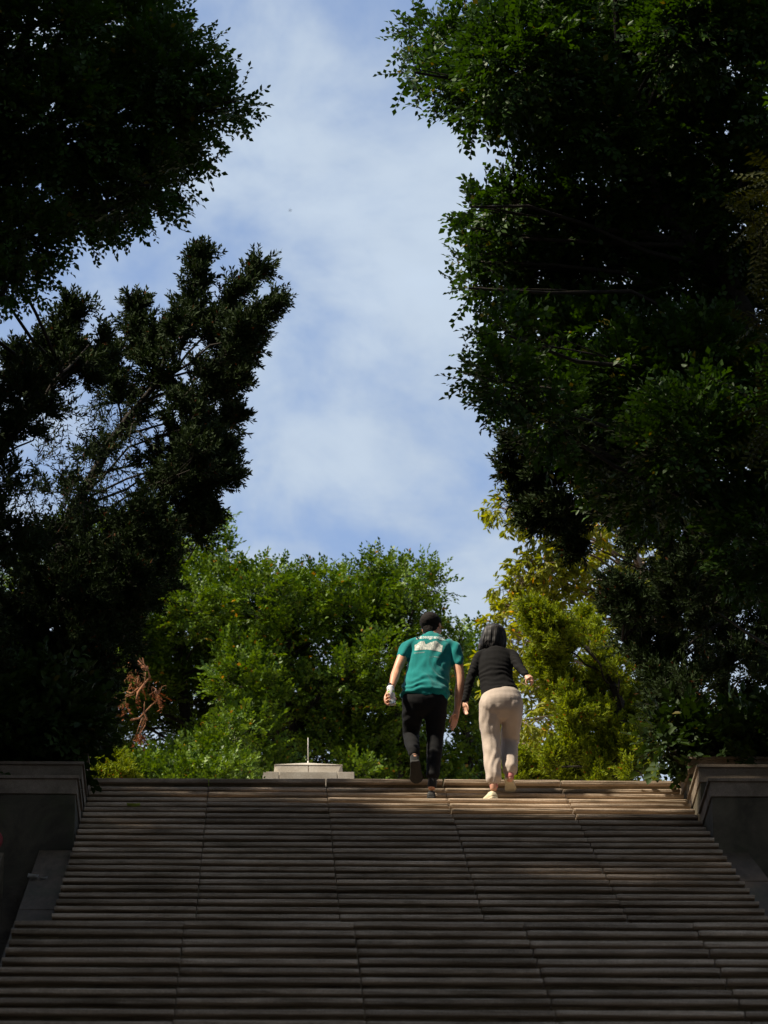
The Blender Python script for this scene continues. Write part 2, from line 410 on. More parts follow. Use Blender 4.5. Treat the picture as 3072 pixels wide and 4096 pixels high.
for sd_ in (-1, 1):
    a, b = sorted((sd_ * 2.756, sd_ * 3.07))
    for (ya, yb, lab) in ((LAND_Y1 - 0.02, WALL_Y[0] - 0.005, 'sloping granite cheek slab beside the upper steps on the %s, under the terrace wall'),
                          (9.5, LOW_Y + 0.28, 'sloping granite cheek slab along the lower steps on the %s')):
        t = empty('cheek_slab', ((a + b) / 2, ya, slope_z(ya) - 0.5), lab % words[sd_], 'cheek slab', 'sloping cheek slabs beside the steps')
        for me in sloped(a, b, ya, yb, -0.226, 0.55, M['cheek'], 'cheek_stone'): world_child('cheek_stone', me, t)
    a, b = sorted((sd_ * 3.37, sd_ * 3.72))
    t = empty('gutter_kerb', ((a + b) / 2, 9.5, -0.3), 'brown stone kerb on the outer side of the %s gutter' % words[sd_], 'kerb', 'kerbs along the gutters')
    for me in sloped(a, b, LAND_Y1, WALL_Y[0] - 0.005, -0.25, 0.8, M['riser'], 'kerb_stone'): world_child('kerb_stone', me, t)

# ------------------------------------------------------------------ terrace walls, three on each side
tops_px = {-1: [(535, 262, 0), (570, 165, 0), (606, 97, 0)], 1: [(1238, 265, 2072), (1152, 178, 2072), (1085, 140, 2072)]}
wall_words = ['lowest and nearest', 'middle', 'highest and farthest']
WTOP = {}
for sd_ in (-1, 1):
    for i in range(3):
        px, py, ox = tops_px[sd_][i]
        P = at((ox + px * .6028) / 4, (2950 + py * .6028) / 4, WALL_Y[i])
        WTOP[(sd_, i)] = P.z
for sd_ in (-1, 1):
    for i in range(3):
        y0 = WALL_Y[i]; zt = (WTOP[(-1, i)] + WTOP[(1, i)]) / 2
        y1 = WALL_Y[i + 1] - 0.002 if i < 2 else TOP_Y + 1.2
        zb = slope_z(y0) - (1.1 if i == 0 else 0.35)
        CH, LIP = 0.165, 0.018
        xi = 2.757
        t = empty('terrace_wall', (sd_ * 4.5, y0, zb), '%s of the three stepped stone terrace walls on the %s of the steps' % (wall_words[i], words[sd_]), 'wall', 'stepped terrace walls')
        def sx(a, b): return (min(sd_*a, sd_*b), max(sd_*a, sd_*b))
        mb = MB(); a, b = sx(xi + .012, 7.5); mb.box((a, y0 + .012, zb), (b, y0 + .26, zt - CH)); 
        a, b = sx(xi + .012, xi + .26); mb.box((a, y0 + .262, zb - .4), (b, y1, zt - CH))
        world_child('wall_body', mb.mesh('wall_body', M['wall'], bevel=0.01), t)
        # coping stones: along the front, then back along the stair side
        xs = [xi, 3.75, 4.85, 5.9, 7.5]
        for q in range(4):
            a, b = sx(xs[q] + (.003 if q else 0), xs[q + 1] - .003)
            mb = MB(); mb.box((a, y0, zt - CH + .002), (b, y0 + .28, zt - .03)); 
            aa, bb = (a - LIP, b) if (sd_ > 0 and q == 0) else ((a, b + LIP) if q == 0 else (a, b))
            mb.box((aa, y0 - LIP, zt - .029), (bb, y0 + .28 + LIP, zt))
            world_child('coping_stone', mb.mesh('coping_stone', M['coping'], bevel=0.004), t)
        ys = [y0 + .283, y1] if i < 2 else [y0 + .283, y0 + 1.1, y1]
        for q in range(len(ys) - 1):
            a, b = sx(xi, xi + .28)
            mb = MB(); mb.box((a, ys[q] + .02, zt - CH + .002), (b, ys[q+1] - .003, zt - .03))
            mb.box((a - (LIP if sd_ > 0 else 0), ys[q] + .02, zt - .029), (b + (LIP if sd_ < 0 else 0), ys[q+1] - .003, zt))
            world_child('coping_stone', mb.mesh('coping_stone', M['coping'], bevel=0.004), t)
        a, b = sx(xi + .285, 7.5)
        mb = MB(); mb.box((a, y0 + .285, zb), (b, (WALL_Y[i+1] - .01 if i < 2 else TOP_Y + 1.3), zt - .07))
        s_ = link('planting_soil', mb.mesh('planting_soil', M['soil'])); tag(s_, kind='structure')

# ------------------------------------------------------------------ stone monument with a rod, seen over the top edge
MY = 46.0
def atm(cx, cy, Y=MY): return at((900 + cx * .4822) / 4, (2900 + cy * .4822) / 4, Y)
M['mon'] = stone('monument_granite', (0.50, 0.45, 0.38), (0.33, 0.28, 0.22), speck=0.28)
M['rust'] = simple('joint_stain', (0.22, 0.11, 0.05), 0.9, 0.3, 30)
M['rodm'] = simple('painted_rod', (0.72, 0.66, 0.58), 0.4)
pl, pr = atm(412, 332), atm(972, 338)
cyc0 = MY + (pr.x - pl.x) / 2
bl, br = atm(400, 420), atm(982, 420)
ll, lr = atm(300, 420), atm(1062, 420)
cx_ = (pl.x + pr.x) / 2
ztop, zapex, zled = (pl.z + pr.z) / 2, atm(690, 314, cyc0).z, (bl.z + br.z) / 2
ht, hb, hl = (pr.x - pl.x) / 2, (br.x - bl.x) / 2, (lr.x - ll.x) / 2
cyc = MY + ht
mon = empty('stone_monument', (cx_, cyc, TOP_Z), 'pale granite monument with a low pyramid cap rising behind the top step', 'monument')
def frustum(h0, z0, h1, z1, ch=0.0):
    mb = MB()
    def ringp(h, z, c): return [(cx_ - h + c, cyc - h, z), (cx_ + h - c, cyc - h, z), (cx_ + h, cyc - h + c, z), (cx_ + h, cyc + h - c, z), (cx_ + h - c, cyc + h, z), (cx_ - h + c, cyc + h, z), (cx_ - h, cyc + h - c, z), (cx_ - h, cyc - h + c, z)]
    a, b = ringp(h0, z0, ch), ringp(h1, z1, ch * 0.25)
    mb.add(a + b, [(0,1,2,3,4,5,6,7)[::-1], tuple(range(8, 16))] + [(i, (i+1) % 8, (i+1) % 8 + 8, i + 8) for i in range(8)])
    return mb
# each face of the head is two dressed stones with a stained joint
for hx0, hx1 in ((-1, -0.008), (0.008, 1)):
    mb = MB()
    c0, c1 = 0.075, 0.012
    for (h, z, c) in ((hb, zled + .001, c0), (ht, ztop, c1)):
        if hx0 < 0: mb.v += [(cx_ - h, cyc + h, z), (cx_ - h, cyc - h + c, z), (cx_ - h + c, cyc - h, z), (cx_ - .004, cyc - h, z), (cx_ - .004, cyc + h, z)]
        else: mb.v += [(cx_ + .004, cyc + h, z), (cx_ + .004, cyc - h, z), (cx_ + h - c, cyc - h, z), (cx_ + h, cyc - h + c, z), (cx_ + h, cyc + h, z)]
    mb.f = [(0,1,2,3,4)[::-1], (5,6,7,8,9)] + [(i, (i+1) % 5, (i+1) % 5 + 5, i + 5) for i in range(5)]; mb.m = [0] * len(mb.f)
    world_child('head_stone', mb.mesh('head_stone', M['mon'], bevel=0.004), mon)
mb = MB(); mb.box((cx_ - .003, cyc - ht + .004, zled + .01), (cx_ + .003, cyc + ht - .01, ztop - .002))
mb.box((cx_ - ht + .01, cyc - ht + .004, ztop - .006), (cx_ + ht - .01, cyc + ht - .01, ztop + .002))
world_child('joint', mb.mesh('joint', M['rust']), mon)
mb = MB(); h = ht + 0.004; z = ztop + .002
mb.add([(cx_-h, cyc-h, z), (cx_+h, cyc-h, z), (cx_+h, cyc+h, z), (cx_-h, cyc+h, z), (cx_-h, cyc-h, z+.006), (cx_+h, cyc-h, z+.006), (cx_+h, cyc+h, z+.006), (cx_-h, cyc+h, z+.006), (cx_, cyc, zapex)],
       [(3,2,1,0), (0,1,5,4), (1,2,6,5), (2,3,7,6), (3,0,4,7), (4,5,8), (5,6,8), (6,7,8), (7,4,8)])
world_child('cap', mb.mesh('cap', M['mon']), mon)
zrod = atm(695, 105, cyc).z
mb = MB(); mb.tube([(cx_, cyc, zapex - .02), (cx_, cyc, zrod - .012), (cx_, cyc, zrod)], [.0065, .0055, .002], 8); mb.tube([(cx_, cyc, zapex - .03), (cx_, cyc, zapex + .02)], [.011, .008], 8)
world_child('rod', mb.mesh('rod', M['rodm'], smooth=True), mon)
seams = [-1, (438 - 300) / 381 - 1, (920 - 300) / 381 - 1, 1]
for q in range(3):
    mb = MB(); mb.box((cx_ + seams[q] * hl + .003, cyc - hl, zled - .30), (cx_ + seams[q+1] * hl - .003, cyc + hl, zled))
    world_child('ledge_stone', mb.mesh('ledge_stone', M['mon'], bevel=0.006), mon)
mb = MB(); mb.box((cx_ - ht, cyc - ht, TOP_Z + .4), (cx_ + ht, cyc + ht, zled - .302)); world_child('shaft', mb.mesh('shaft', M['mon'], bevel=.006), mon)
mb = MB(); mb.box((cx_ - hl - .3, cyc - hl - .3, TOP_Z - .012), (cx_ + hl + .3, cyc + hl + .3, TOP_Z + .398)); world_child('plinth', mb.mesh('plinth', M['mon'], bevel=.01), mon)

# ------------------------------------------------------------------ foliage
NR = np.random.default_rng(11)
def leaf_quads(p, d, n, length, width, fold=0.18, droop=0.12, simple_=False):
    d = d / np.linalg.norm(d); n = n - d * (n @ d); n = n / np.linalg.norm(n); w = np.cross(n, d)
    t = p + d * length - n * droop * length
    if simple_:
        m = p + d * length * .46; width *= 1.3
        return [p, m + w * width * .5 + n * fold * width, t, m - w * width * .5 + n * fold * width], [(0, 1, 2, 3)]
    a, b = p + d * length * .3, p + d * length * .7 - n * droop * length * .4
    f = n * fold * width
    return [p, a + w * width * .46 + f, b + w * width * .42 + f, t, b - w * width * .42 + f, a - w * width * .46 + f], [(0, 1, 2, 3), (3, 4, 5, 0)]
def stem_quads(pts, r):
    a, m_, e = pts[0], pts[len(pts) // 2], pts[-1]
    w = np.array((0, 1.0, .35)) * r * 1.15
    return [a - w, a + w, m_ + w * .8, m_ - w * .8, e + w * .3, e - w * .3], [(0, 1, 2, 3), (3, 2, 4, 5)]
def make_twig(kind, seed):
    g = np.random.default_rng(seed); V, F, I, MI = [], [], [], []   # I: leaf id per vertex, MI: material per face
    nid = 0
    def put(vs_, fs, mi):
        nonlocal nid
        b = len(V); V.extend(vs_); F.extend([tuple(i + b for i in f) for f in fs]); I.extend([nid] * len(vs_)); MI.extend([mi] * len(fs)); nid += 1
    up = np.array((0, 0, 1.0))
    if kind in ('ficus', 'ficus_far', 'shrub', 'coarse'):
        Ls, nl, ll, lw = {'ficus': (.24, 11, .056, .030), 'ficus_far': (.24, 11, .060, .030), 'shrub': (.26, 8, .085, .060), 'coarse': (.5, 9, .15, .09)}[kind]
        bend = g.uniform(-.25, .25, 2)
        st = lambda u: np.array((u * Ls, bend[0] * Ls * u * u, bend[1] * Ls * u * u - .06 * Ls * u * u))
        put(*stem_quads([st(0), st(.5), st(1)], .0028), 1)
        for i in range(nl):
            u = .12 + .88 * (i + g.uniform(-.3, .3)) / (nl - 1); u = min(1, u)
            side = 1 if i % 2 else -1
            ang = math.radians(g.uniform(35, 70)) * side * (0.25 if i == nl - 1 else 1)
            el = g.uniform(-.35, .5)
            d = np.array((math.cos(ang), math.sin(ang), el))
            nrm = up + g.normal(0, .30, 3)
            s = g.uniform(.72, 1.15)
            put(*leaf_quads(st(u), d, nrm, ll * s, lw * s, droop=g.uniform(0, .25), simple_=(kind in ('coarse', 'ficus_far') or (kind == 'ficus' and seed > 22))), 0)
    elif kind == 'yellow':      # whorl of long drooping leaves at the end of a bare shoot
        Ls = .22; st = lambda u: np.array((u * Ls, 0, -.05 * u * u))
        put(*stem_quads([st(0), st(.5), st(1)], .004), 1)
        for i in range(9):
            u = g.uniform(.45, 1); ang = g.uniform(0, 2 * math.pi)
            d = np.array((.45, math.cos(ang) * .8, math.sin(ang) * .4 - .55))
            put(*leaf_quads(st(u), d, up + g.normal(0, .5, 3), g.uniform(.085, .125), g.uniform(.030, .042), droop=g.uniform(.1, .4)), 0)
    elif kind == 'pinnate':
        Ls = .34; st = lambda u: np.array((u * Ls, 0, -.10 * u * u))
        put(*stem_quads([st(0), st(.5), st(1)], .0025), 1)
        for i in range(8):
            for side in (-1, 1):
                u = .15 + .8 * i / 7
                d = np.array((.45, side, g.uniform(-.3, 0)))
                put(*leaf_quads(st(u), d, up + g.normal(0, .25, 3), .06 * g.uniform(.8, 1.1), .026, droop=.15), 0)
    elif kind in ('juniper', 'juniper_sparse'):   # plume of scale-leaved branchlets
        Ls = .17 if kind == 'juniper' else .34
        bend = g.uniform(-.2, .2, 2); dr = 0 if kind == 'juniper' else -.5
        st = lambda u: np.array((u * Ls, bend[0] * Ls * u * u, (bend[1] + dr) * Ls * u * u))
        put(*stem_quads([st(0), st(.5), st(1)], .004), 1)
        nb = 18 if kind == 'juniper' else 16
        for i in range(nb):
            u = .1 + .9 * i / (nb - 1); ang = i * 2.4 + g.uniform(-.4, .4)
            spread = (1.0 if i < nb - 5 else .5)
            d = np.array((.85, math.cos(ang) * spread, math.sin(ang) * spread + dr * .8))
            ln = g.uniform(.05, .082) * (1.1 - .3 * u)
            put(*leaf_quads(st(u), d, g.normal(0, 1, 3), ln, .0175 if kind == 'juniper' else .011, fold=.3, droop=-.15 if kind == 'juniper' else .3, simple_=True), 0)
    elif kind == 'dead':
        Ls = .3; st = lambda u: np.array((u * Ls, 0, -.12 * u * u))
        put(*stem_quads([st(0), st(.5), st(1)], .003), 1)
        for i in range(7):
            u = g.uniform(.3, 1); d = np.array((.3, g.normal(0, .35), -.9))
            put(*leaf_quads(st(u), d, g.normal(0, 1, 3), g.uniform(.06, .09), .016, fold=.5, droop=.2), 0)
    return np.array(V), np.array(F), np.array(I), np.array(MI)
TWIGS = {k: [make_twig(k, s * 17 + 3) for s in range(8)] for k in ('ficus', 'ficus_far', 'shrub', 'coarse', 'yellow', 'pinnate', 'juniper', 'juniper_sparse', 'dead')}

def foliage_mesh(name, kind, pos, dirs, scale, mats, roll=0.45, cull=True):
    pos = np.asarray(pos, float); dirs = np.asarray(dirs, float)
    n = len(pos)
    scale = np.broadcast_to(np.asarray(scale, float), (n,)) * NR.uniform(.8, 1.2, n)
    X = dirs / np.linalg.norm(dirs, axis=1, keepdims=True)
    Z = np.array((0, 0, 1.0)) + NR.normal(0, roll, (n, 3))
    Z -= X * np.sum(X * Z, 1, keepdims=True); Z /= np.linalg.norm(Z, axis=1, keepdims=True)
    Y = np.cross(Z, X)
    Rm = np.stack([X, Y, Z], 1) * scale[:, None, None]     # rows are axes
    tw = NR.integers(0, 8, n)
    vs_, fs, ts, ms = [], [], [], []; off = 0
    for k in range(8):
        sel = np.where(tw == k)[0]
        if not len(sel): continue
        V, F, I, MI = TWIGS[kind][k]
        P = np.einsum('vi,nij->nvj', V, Rm[sel]) + pos[sel][:, None, :]
        vs_.append(P.reshape(-1, 3))
        fs.append((F[None] + (np.arange(len(sel)) * len(V))[:, None, None] + off).reshape(-1, 4))
        nl = I.max() + 1
        t = np.clip(NR.uniform(0, 1, (len(sel), nl)) * .62 + NR.uniform(0, .38, (len(sel), 1)), 0, 1)
        rare = NR.uniform(0, 1, (len(sel), nl)) < .012
        t = np.where(rare, 1.0, t * .93)
        ts.append(t[:, I].reshape(-1)); ms.append(np.tile(MI, len(sel)))
        off += len(sel) * len(V)
    vs_ = np.concatenate(vs_); fs = np.concatenate(fs); ts = np.concatenate(ts); ms = np.concatenate(ms)
    me = bpy.data.meshes.new(name)
    me.vertices.add(len(vs_)); me.vertices.foreach_set('co', vs_.astype(np.float32).ravel())
    me.loops.add(fs.size); me.loops.foreach_set('vertex_index', fs.astype(np.int32).ravel())
    me.polygons.add(len(fs)); me.polygons.foreach_set('loop_start', np.arange(0, fs.size, 4, dtype=np.int32))
    try: me.polygons.foreach_set('loop_total', np.full(len(fs), 4, dtype=np.int32))
    except Exception: pass
    for m_ in mats: me.materials.append(m_)
    me.polygons.foreach_set('material_index', ms.astype(np.int32))
    a = me.attributes.new('tint', 'FLOAT', 'POINT'); a.data.foreach_set('value', ts.astype(np.float32))
    me.update(calc_edges=True)
    return me
def clump_pts(clumps, dens, Y, jitter, up=0.25, depth=1.0, shell=.55):
    """clumps: (px, py, radius px[, Y]) -> twig bases and directions; dens = twigs per 1000 px^2"""
    P, D, C = [], [], []
    for c in clumps:
        yy = (c[3] if len(c) > 3 else Y) + NR.uniform(-jitter, jitter)
        o = np.array(at(c[0], c[1], yy)); r = c[2] / ppm(yy)
        C.append((o, r))
        n = max(4, int(dens * c[2] ** 2 * math.pi / 1000))
        if c[0] > 805 or c[0] < -200 or c[1] < -30: n = max(4, int(n * .4))
        u = NR.normal(0, 1, (n, 3)); u /= np.linalg.norm(u, axis=1, keepdims=True)
        ph = NR.uniform(0, 6.28, 6)
        lump = 1 + .16 * np.sin(3 * u[:, 0] + ph[0]) * np.sin(3.3 * u[:, 2] + ph[1]) + .14 * np.sin(6.1 * u[:, 1] + ph[2]) * np.sin(5.7 * u[:, 2] + ph[3])
        rad = (shell + (1 - shell) * NR.uniform(0, 1, n) ** .7) * r * lump
        P.append(o + u * rad[:, None] * np.array((1, depth, 1)))
        d = u + np.array((0, 0, up)) + NR.normal(0, .45, (n, 3))
        D.append(d)
    return np.concatenate(P), np.concatenate(D), C
def limbs(mb, anchor_pts, C, r0, n=6, sub=6, mb_sub=None):
    """branches from points along the trunk to the clump centres, then thinner ones into each clump"""
    A = [np.array(a) for a in anchor_pts]
    for (o, r) in C:
        ds = [np.linalg.norm(a - o) + max(0, a[2] - o[2] + .3) * 1.5 for a in A]
        a = A[int(np.argmin(ds))]
        m1 = a + (o - a) * .5 + np.array((NR.uniform(-.12, .12), NR.uniform(-.12, .12), NR.uniform(-.05, .25))) * np.linalg.norm(o - a) * .5
        rr = r0 * min(1.0, .35 + r * .5)
        pts = [a, a + (m1 - a) * .5 + NR.normal(0, .03, 3), m1, m1 + (o - m1) * .5 + NR.normal(0, .04, 3), o]
        mb.tube(pts, [rr, rr * .85, rr * .7, rr * .55, rr * .35], n, cap=False)
        for q in range(sub):
            u = NR.normal(0, 1, 3); u /= np.linalg.norm(u); u[2] += .2
            b = pts[2] + (o - pts[2]) * NR.uniform(.3, 1)
            e = o + u * r * NR.uniform(.6, .95)
            mm = (b + e) / 2 + NR.normal(0, .06, 3) * r
            mb.tube([b, mm, e], [rr * .3, rr * .2, .003], 4, cap=False)
def poly_fill(poly, n, r, q=None):
    """n clump centres inside a pixel polygon, spread out, of radius about r"""
    poly = np.array(poly, float)
    lo, hi = poly.min(0), poly.max(0); pts = []
    def inside(p):
        c = False; j = len(poly) - 1
        for i in range(len(poly)):
            if (poly[i, 1] > p[1]) != (poly[j, 1] > p[1]) and p[0] < (poly[j, 0]-poly[i, 0]) * (p[1]-poly[i, 1]) / (poly[j, 1]-poly[i, 1]) + poly[i, 0]: c = not c
            j = i
        return c
    t = 0
    while len(pts) < n and t < 20000:
        t += 1
        p = NR.uniform(lo, hi)
        if not inside(p): continue
        if any((p[0]-a[0])**2 + (p[1]-a[1])**2 < (r * .62) ** 2 for a in pts): 
            if t % 40: continue
        pts.append((p[0], p[1], r * NR.uniform(.65, 1.25)))
    return pts
def tree(name, label, trunk_px, trunk_r, clumps, kind, leafm, dens, Y, jitter=1.0, group=None, up=.25, scale=1.0, limb_r=.05, depth=1.0, bark='bark', extra=None, cat='tree', sub=5, shell=.55, trunk_pts=None):
    tp = trunk_pts or [at(x, y, yy) for (x, y, yy) in trunk_px]
    base = Vector(tp[0])
    t = empty(name, base, label, cat, group)
    P, D, C = clump_pts(clumps, dens, Y, jitter, up, depth, shell)
    mb = MB(); k = len(tp)
    fine = []
    for i in range(k - 1):
        for s in range(4):
            f = s / 4; fine.append(Vector(tp[i]).lerp(Vector(tp[i+1]), f) + Vector(NR.normal(0, trunk_r * .12, 3)))
    fine.append(Vector(tp[-1])); fine[0] = Vector(tp[0])
    rads = [trunk_r * (1.25 if i == 0 else 1.0) * (1 - .8 * i / (len(fine) - 1)) for i in range(len(fine))]
    mb.tube(fine, rads, 10)
    limbs(mb, fine[len(fine)//5:], C, limb_r, sub=sub)
    world_child('trunk', mb.mesh('trunk', M[bark], smooth=True), t)
    me = foliage_mesh('crown', kind, P, D, scale, [M[leafm], M[bark]])
    world_child('crown', me, t)
    return t, C
def plumes_to_clumps(pl):
    """(x0,y0,x1,y1,r0): row of shrinking clumps ending in a tip"""
    out = []
    for (x0, y0, x1, y1, r) in pl:
        n = max(3, int(math.hypot(x1-x0, y1-y0) / (r * .55)))
        for i in range(n):
            f = i / (n - 1); out.append((x0 + (x1-x0) * f, y0 + (y1-y0) * f, max(3.5, r * (1 - .78 * f))))
    return out
def conifer(name, label, trunk_px, trunk_r, plumes, clumps, leafm, dens, Y, jitter=.7, group=None, sparse=None, scale=1.0, dens_pl=None, cat='tree', limb_r=.035):
    """juniper: plume tips plus dense inner clumps of scale-leaved sprays"""
    tp = [at(x, y, yy) for (x, y, yy) in trunk_px]
    t = empty(name, tp[0], label, cat, group)
    TN = 12
    P, D, C = clump_pts(clumps, dens * 2.4 / TN, Y, jitter, .45, 1.0, .30)
    D = D + np.array((0.1, 0, .45))
    for pl in plumes:
        yy = Y + NR.uniform(-jitter, jitter) * .7
        a, b = np.array(at(pl[0], pl[1], yy)), np.array(at(pl[2], pl[3], yy)); ax = (b - a); ln = np.linalg.norm(ax); ax /= ln
        n = int((dens_pl or dens * 1.6) * 2.6 * (math.hypot(pl[2]-pl[0], pl[3]-pl[1]) * pl[4] * 1.5) / 1000 / TN) + 5
        f = NR.uniform(0, 1, n) ** .85
        f[:2] = .96
        u = NR.normal(0, 1, (n, 3)); u -= ax * (u @ ax)[:, None]; u /= np.linalg.norm(u, axis=1, keepdims=True)
        rr = pl[4] / ppm(yy) * (1 - f ** 1.5 * .9) * NR.uniform(.2, 1.12, n)
        bendv = NR.normal(0, .05, 3) * ln
        P = np.concatenate([P, a + ax * (f * (ln - .13 * scale))[:, None] + bendv * (f * (1 - f) * 4)[:, None] + u * np.maximum(0, rr - .05)[:, None]])
        D = np.concatenate([D, ax * 1.0 + u * (.8 - .55 * f)[:, None] + NR.normal(0, .2, (n, 3)) + np.array((0, 0, .12))])
        C.append(((a + b) / 2, pl[4] / ppm(yy)))
    # every point becomes a fan-shaped tuft of sprays
    D = D / np.linalg.norm(D, axis=1, keepdims=True)
    ts_ = NR.uniform(.6, 1.35, len(P))
    off = NR.uniform(0, .15, (len(P), TN, 1)) * ts_[:, None, None] * scale
    fan = NR.normal(0, 1, (len(P), TN, 3)); fan /= np.linalg.norm(fan, axis=2, keepdims=True)
    D2 = D[:, None, :] + fan * (.35 + .65 * off / .15)
    P2 = P[:, None, :] + D[:, None, :] * off + fan * off * .38
    P, D = P2.reshape(-1, 3), D2.reshape(-1, 3)
    mb = MB(); fine = []
    for i in range(len(tp) - 1):
        for s in range(4): fine.append(Vector(tp[i]).lerp(Vector(tp[i+1]), s / 4) + Vector(NR.normal(0, trunk_r * .14, 3)))
    fine.append(Vector(tp[-1])); fine[0] = Vector(tp[0])
    mb.tube(fine, [trunk_r * (1 - .9 * i / (len(fine) - 1)) for i in range(len(fine))], 10)
    limbs(mb, fine[2:], C, limb_r, sub=3)
    world_child('trunk', mb.mesh('trunk', M['bark'], smooth=True), t)
    mlist = [M[leafm], M['bark']]
    world_child('crown', foliage_mesh('crown', 'juniper', P, D, scale * .85, mlist, roll=1.5), t)
    if sparse:
        P, D, C = clump_pts(sparse, dens * .42, Y, jitter, -.3, 1.0, .1)
        world_child('dry_spray', foliage_mesh('dry_spray', 'juniper_sparse', P, D, scale, mlist, roll=.5), t)
    return t
GL, GR, GB = 'trees on the left of the steps', 'trees on the right of the steps', 'sunlit trees behind the head of the steps'

# upper left overhanging ficus
cl = [(40,40,58),(110,50,50),(160,72,40),(188,88,26),(60,120,58),(130,120,50),(170,140,28),(40,190,42),(100,185,38),(150,185,24),(165,178,20),(120,208,18),(100,218,12),(85,228,9),
      (20,235,32),(38,245,20),(165,38,16),(150,14,22),(8,285,16),(25,278,12),(185,46,14),(205,50,9),(205,110,24),(228,108,12),(235,102,7),(196,165,9),(150,212,10),(125,222,9),
      (-60,60,70),(-60,180,70),(-140,100,90),(-40,-60,80),(60,-60,70),(130,-50,50),(-40,260,40),(-130,-40,90),(-130,220,80)]
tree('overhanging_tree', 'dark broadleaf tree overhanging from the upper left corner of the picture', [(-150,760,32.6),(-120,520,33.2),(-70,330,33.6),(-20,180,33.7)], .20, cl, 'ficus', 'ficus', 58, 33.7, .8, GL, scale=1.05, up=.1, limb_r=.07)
# upper right big ficus
cl = [(425,42,18),(412,72,9),(455,55,26),(445,88,14),(490,80,38),(478,108,14),(520,60,48),(510,112,14),(560,100,48),(540,20,40),(475,14,18),(600,40,58),(600,125,34),(650,90,58),(720,50,58),(700,150,58),
      (480,212,14),(464,207,7),(469,228,8),(502,205,20),(500,230,34),(474,262,18),(462,288,9),(500,280,28),(542,186,22),(550,240,44),(545,290,34),(600,200,48),(610,265,50),(670,225,58),(740,200,60),(690,300,50),(750,300,50),
      (484,345,15),(472,378,12),(486,405,9),(500,335,22),(500,385,26),(530,395,24),(540,345,34),(590,350,44),(570,395,34),(552,425,22),(640,380,48),(620,425,40),(700,370,50),(690,440,50),(750,400,50),(740,470,50),(650,480,40),(600,440,30),
      (690,30,46),(640,25,40),(730,10,40),(820,100,70),(820,260,70),(830,420,70),(900,180,80),(900,340,80),(700,-50,70),(600,-50,60),(520,-45,40),(800,-40,70),(760,540,45),(830,560,60)]
cl = [((x + 7, y, r - 2) if (x < 520 and y > 180) else (x, y, r)) for (x, y, r) in cl]
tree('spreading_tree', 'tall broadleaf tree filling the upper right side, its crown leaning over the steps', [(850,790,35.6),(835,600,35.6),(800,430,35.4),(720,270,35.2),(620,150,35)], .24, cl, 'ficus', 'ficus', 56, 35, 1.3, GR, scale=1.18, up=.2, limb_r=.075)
# pinnate foliage hanging in from the right edge
cl = [(766,232,14),(772,335,14),(768,415,15),(800,200,36),(810,420,36),(815,310,36)]
tree('feathery_tree', 'dim olive feather-leaved branch hanging in at the right edge', [(900,760,30.5),(885,560,30.5),(850,400,30.3),(830,280,30)], .10, cl, 'pinnate', 'pinnate', 26, 30, .4, GR, up=-.25, limb_r=.03, sub=3)

# leaning juniper on the left
pl = [(192,345,200,247,13),(208,352,263,263,15),(212,372,279,296,16),(190,392,250,345,16),(185,425,243,378,16),(185,452,236,412,16),(172,362,176,322,10),(150,375,133,302,17),(160,484,230,446,18),
      (172,500,230,470,16),(165,528,212,512,16),(150,375,158,330,10),(195,440,228,470,12),(120,410,115,345,9)]
cl = [(188,385,24),(180,430,26),(170,468,26),(190,470,18),(165,505,28),(140,545,32),(170,545,22),(150,590,26),(115,590,34),(90,640,34),(60,600,34),(110,640,26),(60,690,34),(90,700,22),(50,740,30),(20,640,30),(20,700,30),(85,740,16),(160,385,16),(30,560,26),(90,540,26),(60,500,16),(190,520,12),(205,480,14),(120,432,8),(100,462,9),(136,408,8),(60,560,26),(130,580,30)]
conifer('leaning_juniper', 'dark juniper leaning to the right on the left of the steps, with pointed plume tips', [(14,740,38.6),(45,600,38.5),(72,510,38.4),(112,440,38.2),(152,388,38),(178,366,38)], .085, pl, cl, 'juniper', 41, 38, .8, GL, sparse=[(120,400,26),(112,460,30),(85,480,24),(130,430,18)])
pl = [(55,405,75,302,13),(82,385,106,330,12),(30,425,45,337,12),(8,420,16,352,12),(60,380,58,330,10)]
cl = [(30,390,22),(68,374,15),(10,440,18),(40,420,13),(-8,490,22),(-30,420,40),(-40,520,40),(-40,620,40),(10,540,20),(-70,560,45,35.6),(-75,640,45,35.6),(-65,705,40,35.7),(-80,480,45,35.5),(-30,690,30,36.2),(-62,320,50,35.0),(-62,250,50,34.8),(-125,260,60,34.6),(-62,390,50,35.2),(-130,340,60,34.6),(-70,180,50,34.6)]  # clumps beyond the left edge are unseen, added to keep sun off the steps
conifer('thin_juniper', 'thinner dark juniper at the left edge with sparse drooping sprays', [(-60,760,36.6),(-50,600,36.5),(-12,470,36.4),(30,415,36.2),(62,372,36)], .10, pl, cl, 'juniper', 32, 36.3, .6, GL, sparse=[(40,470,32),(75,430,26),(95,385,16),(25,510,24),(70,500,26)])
# columnar juniper hedge at the left, close to the wall
pl = [(60,760,62,570,26),(88,765,100,620,18),(30,765,28,590,26),(112,640,128,620,10),(90,640,140,600,16)]
conifer('columnar_juniper', 'black-green column of juniper standing behind the left terrace walls', [(70,790,38.0),(70,700,38.0),(75,620,38.0)], .08, pl, [(60,690,30),(80,710,16),(30,680,30),(0,700,30),(-10,620,30)], 'juniper', 30, 38, .3, GL)

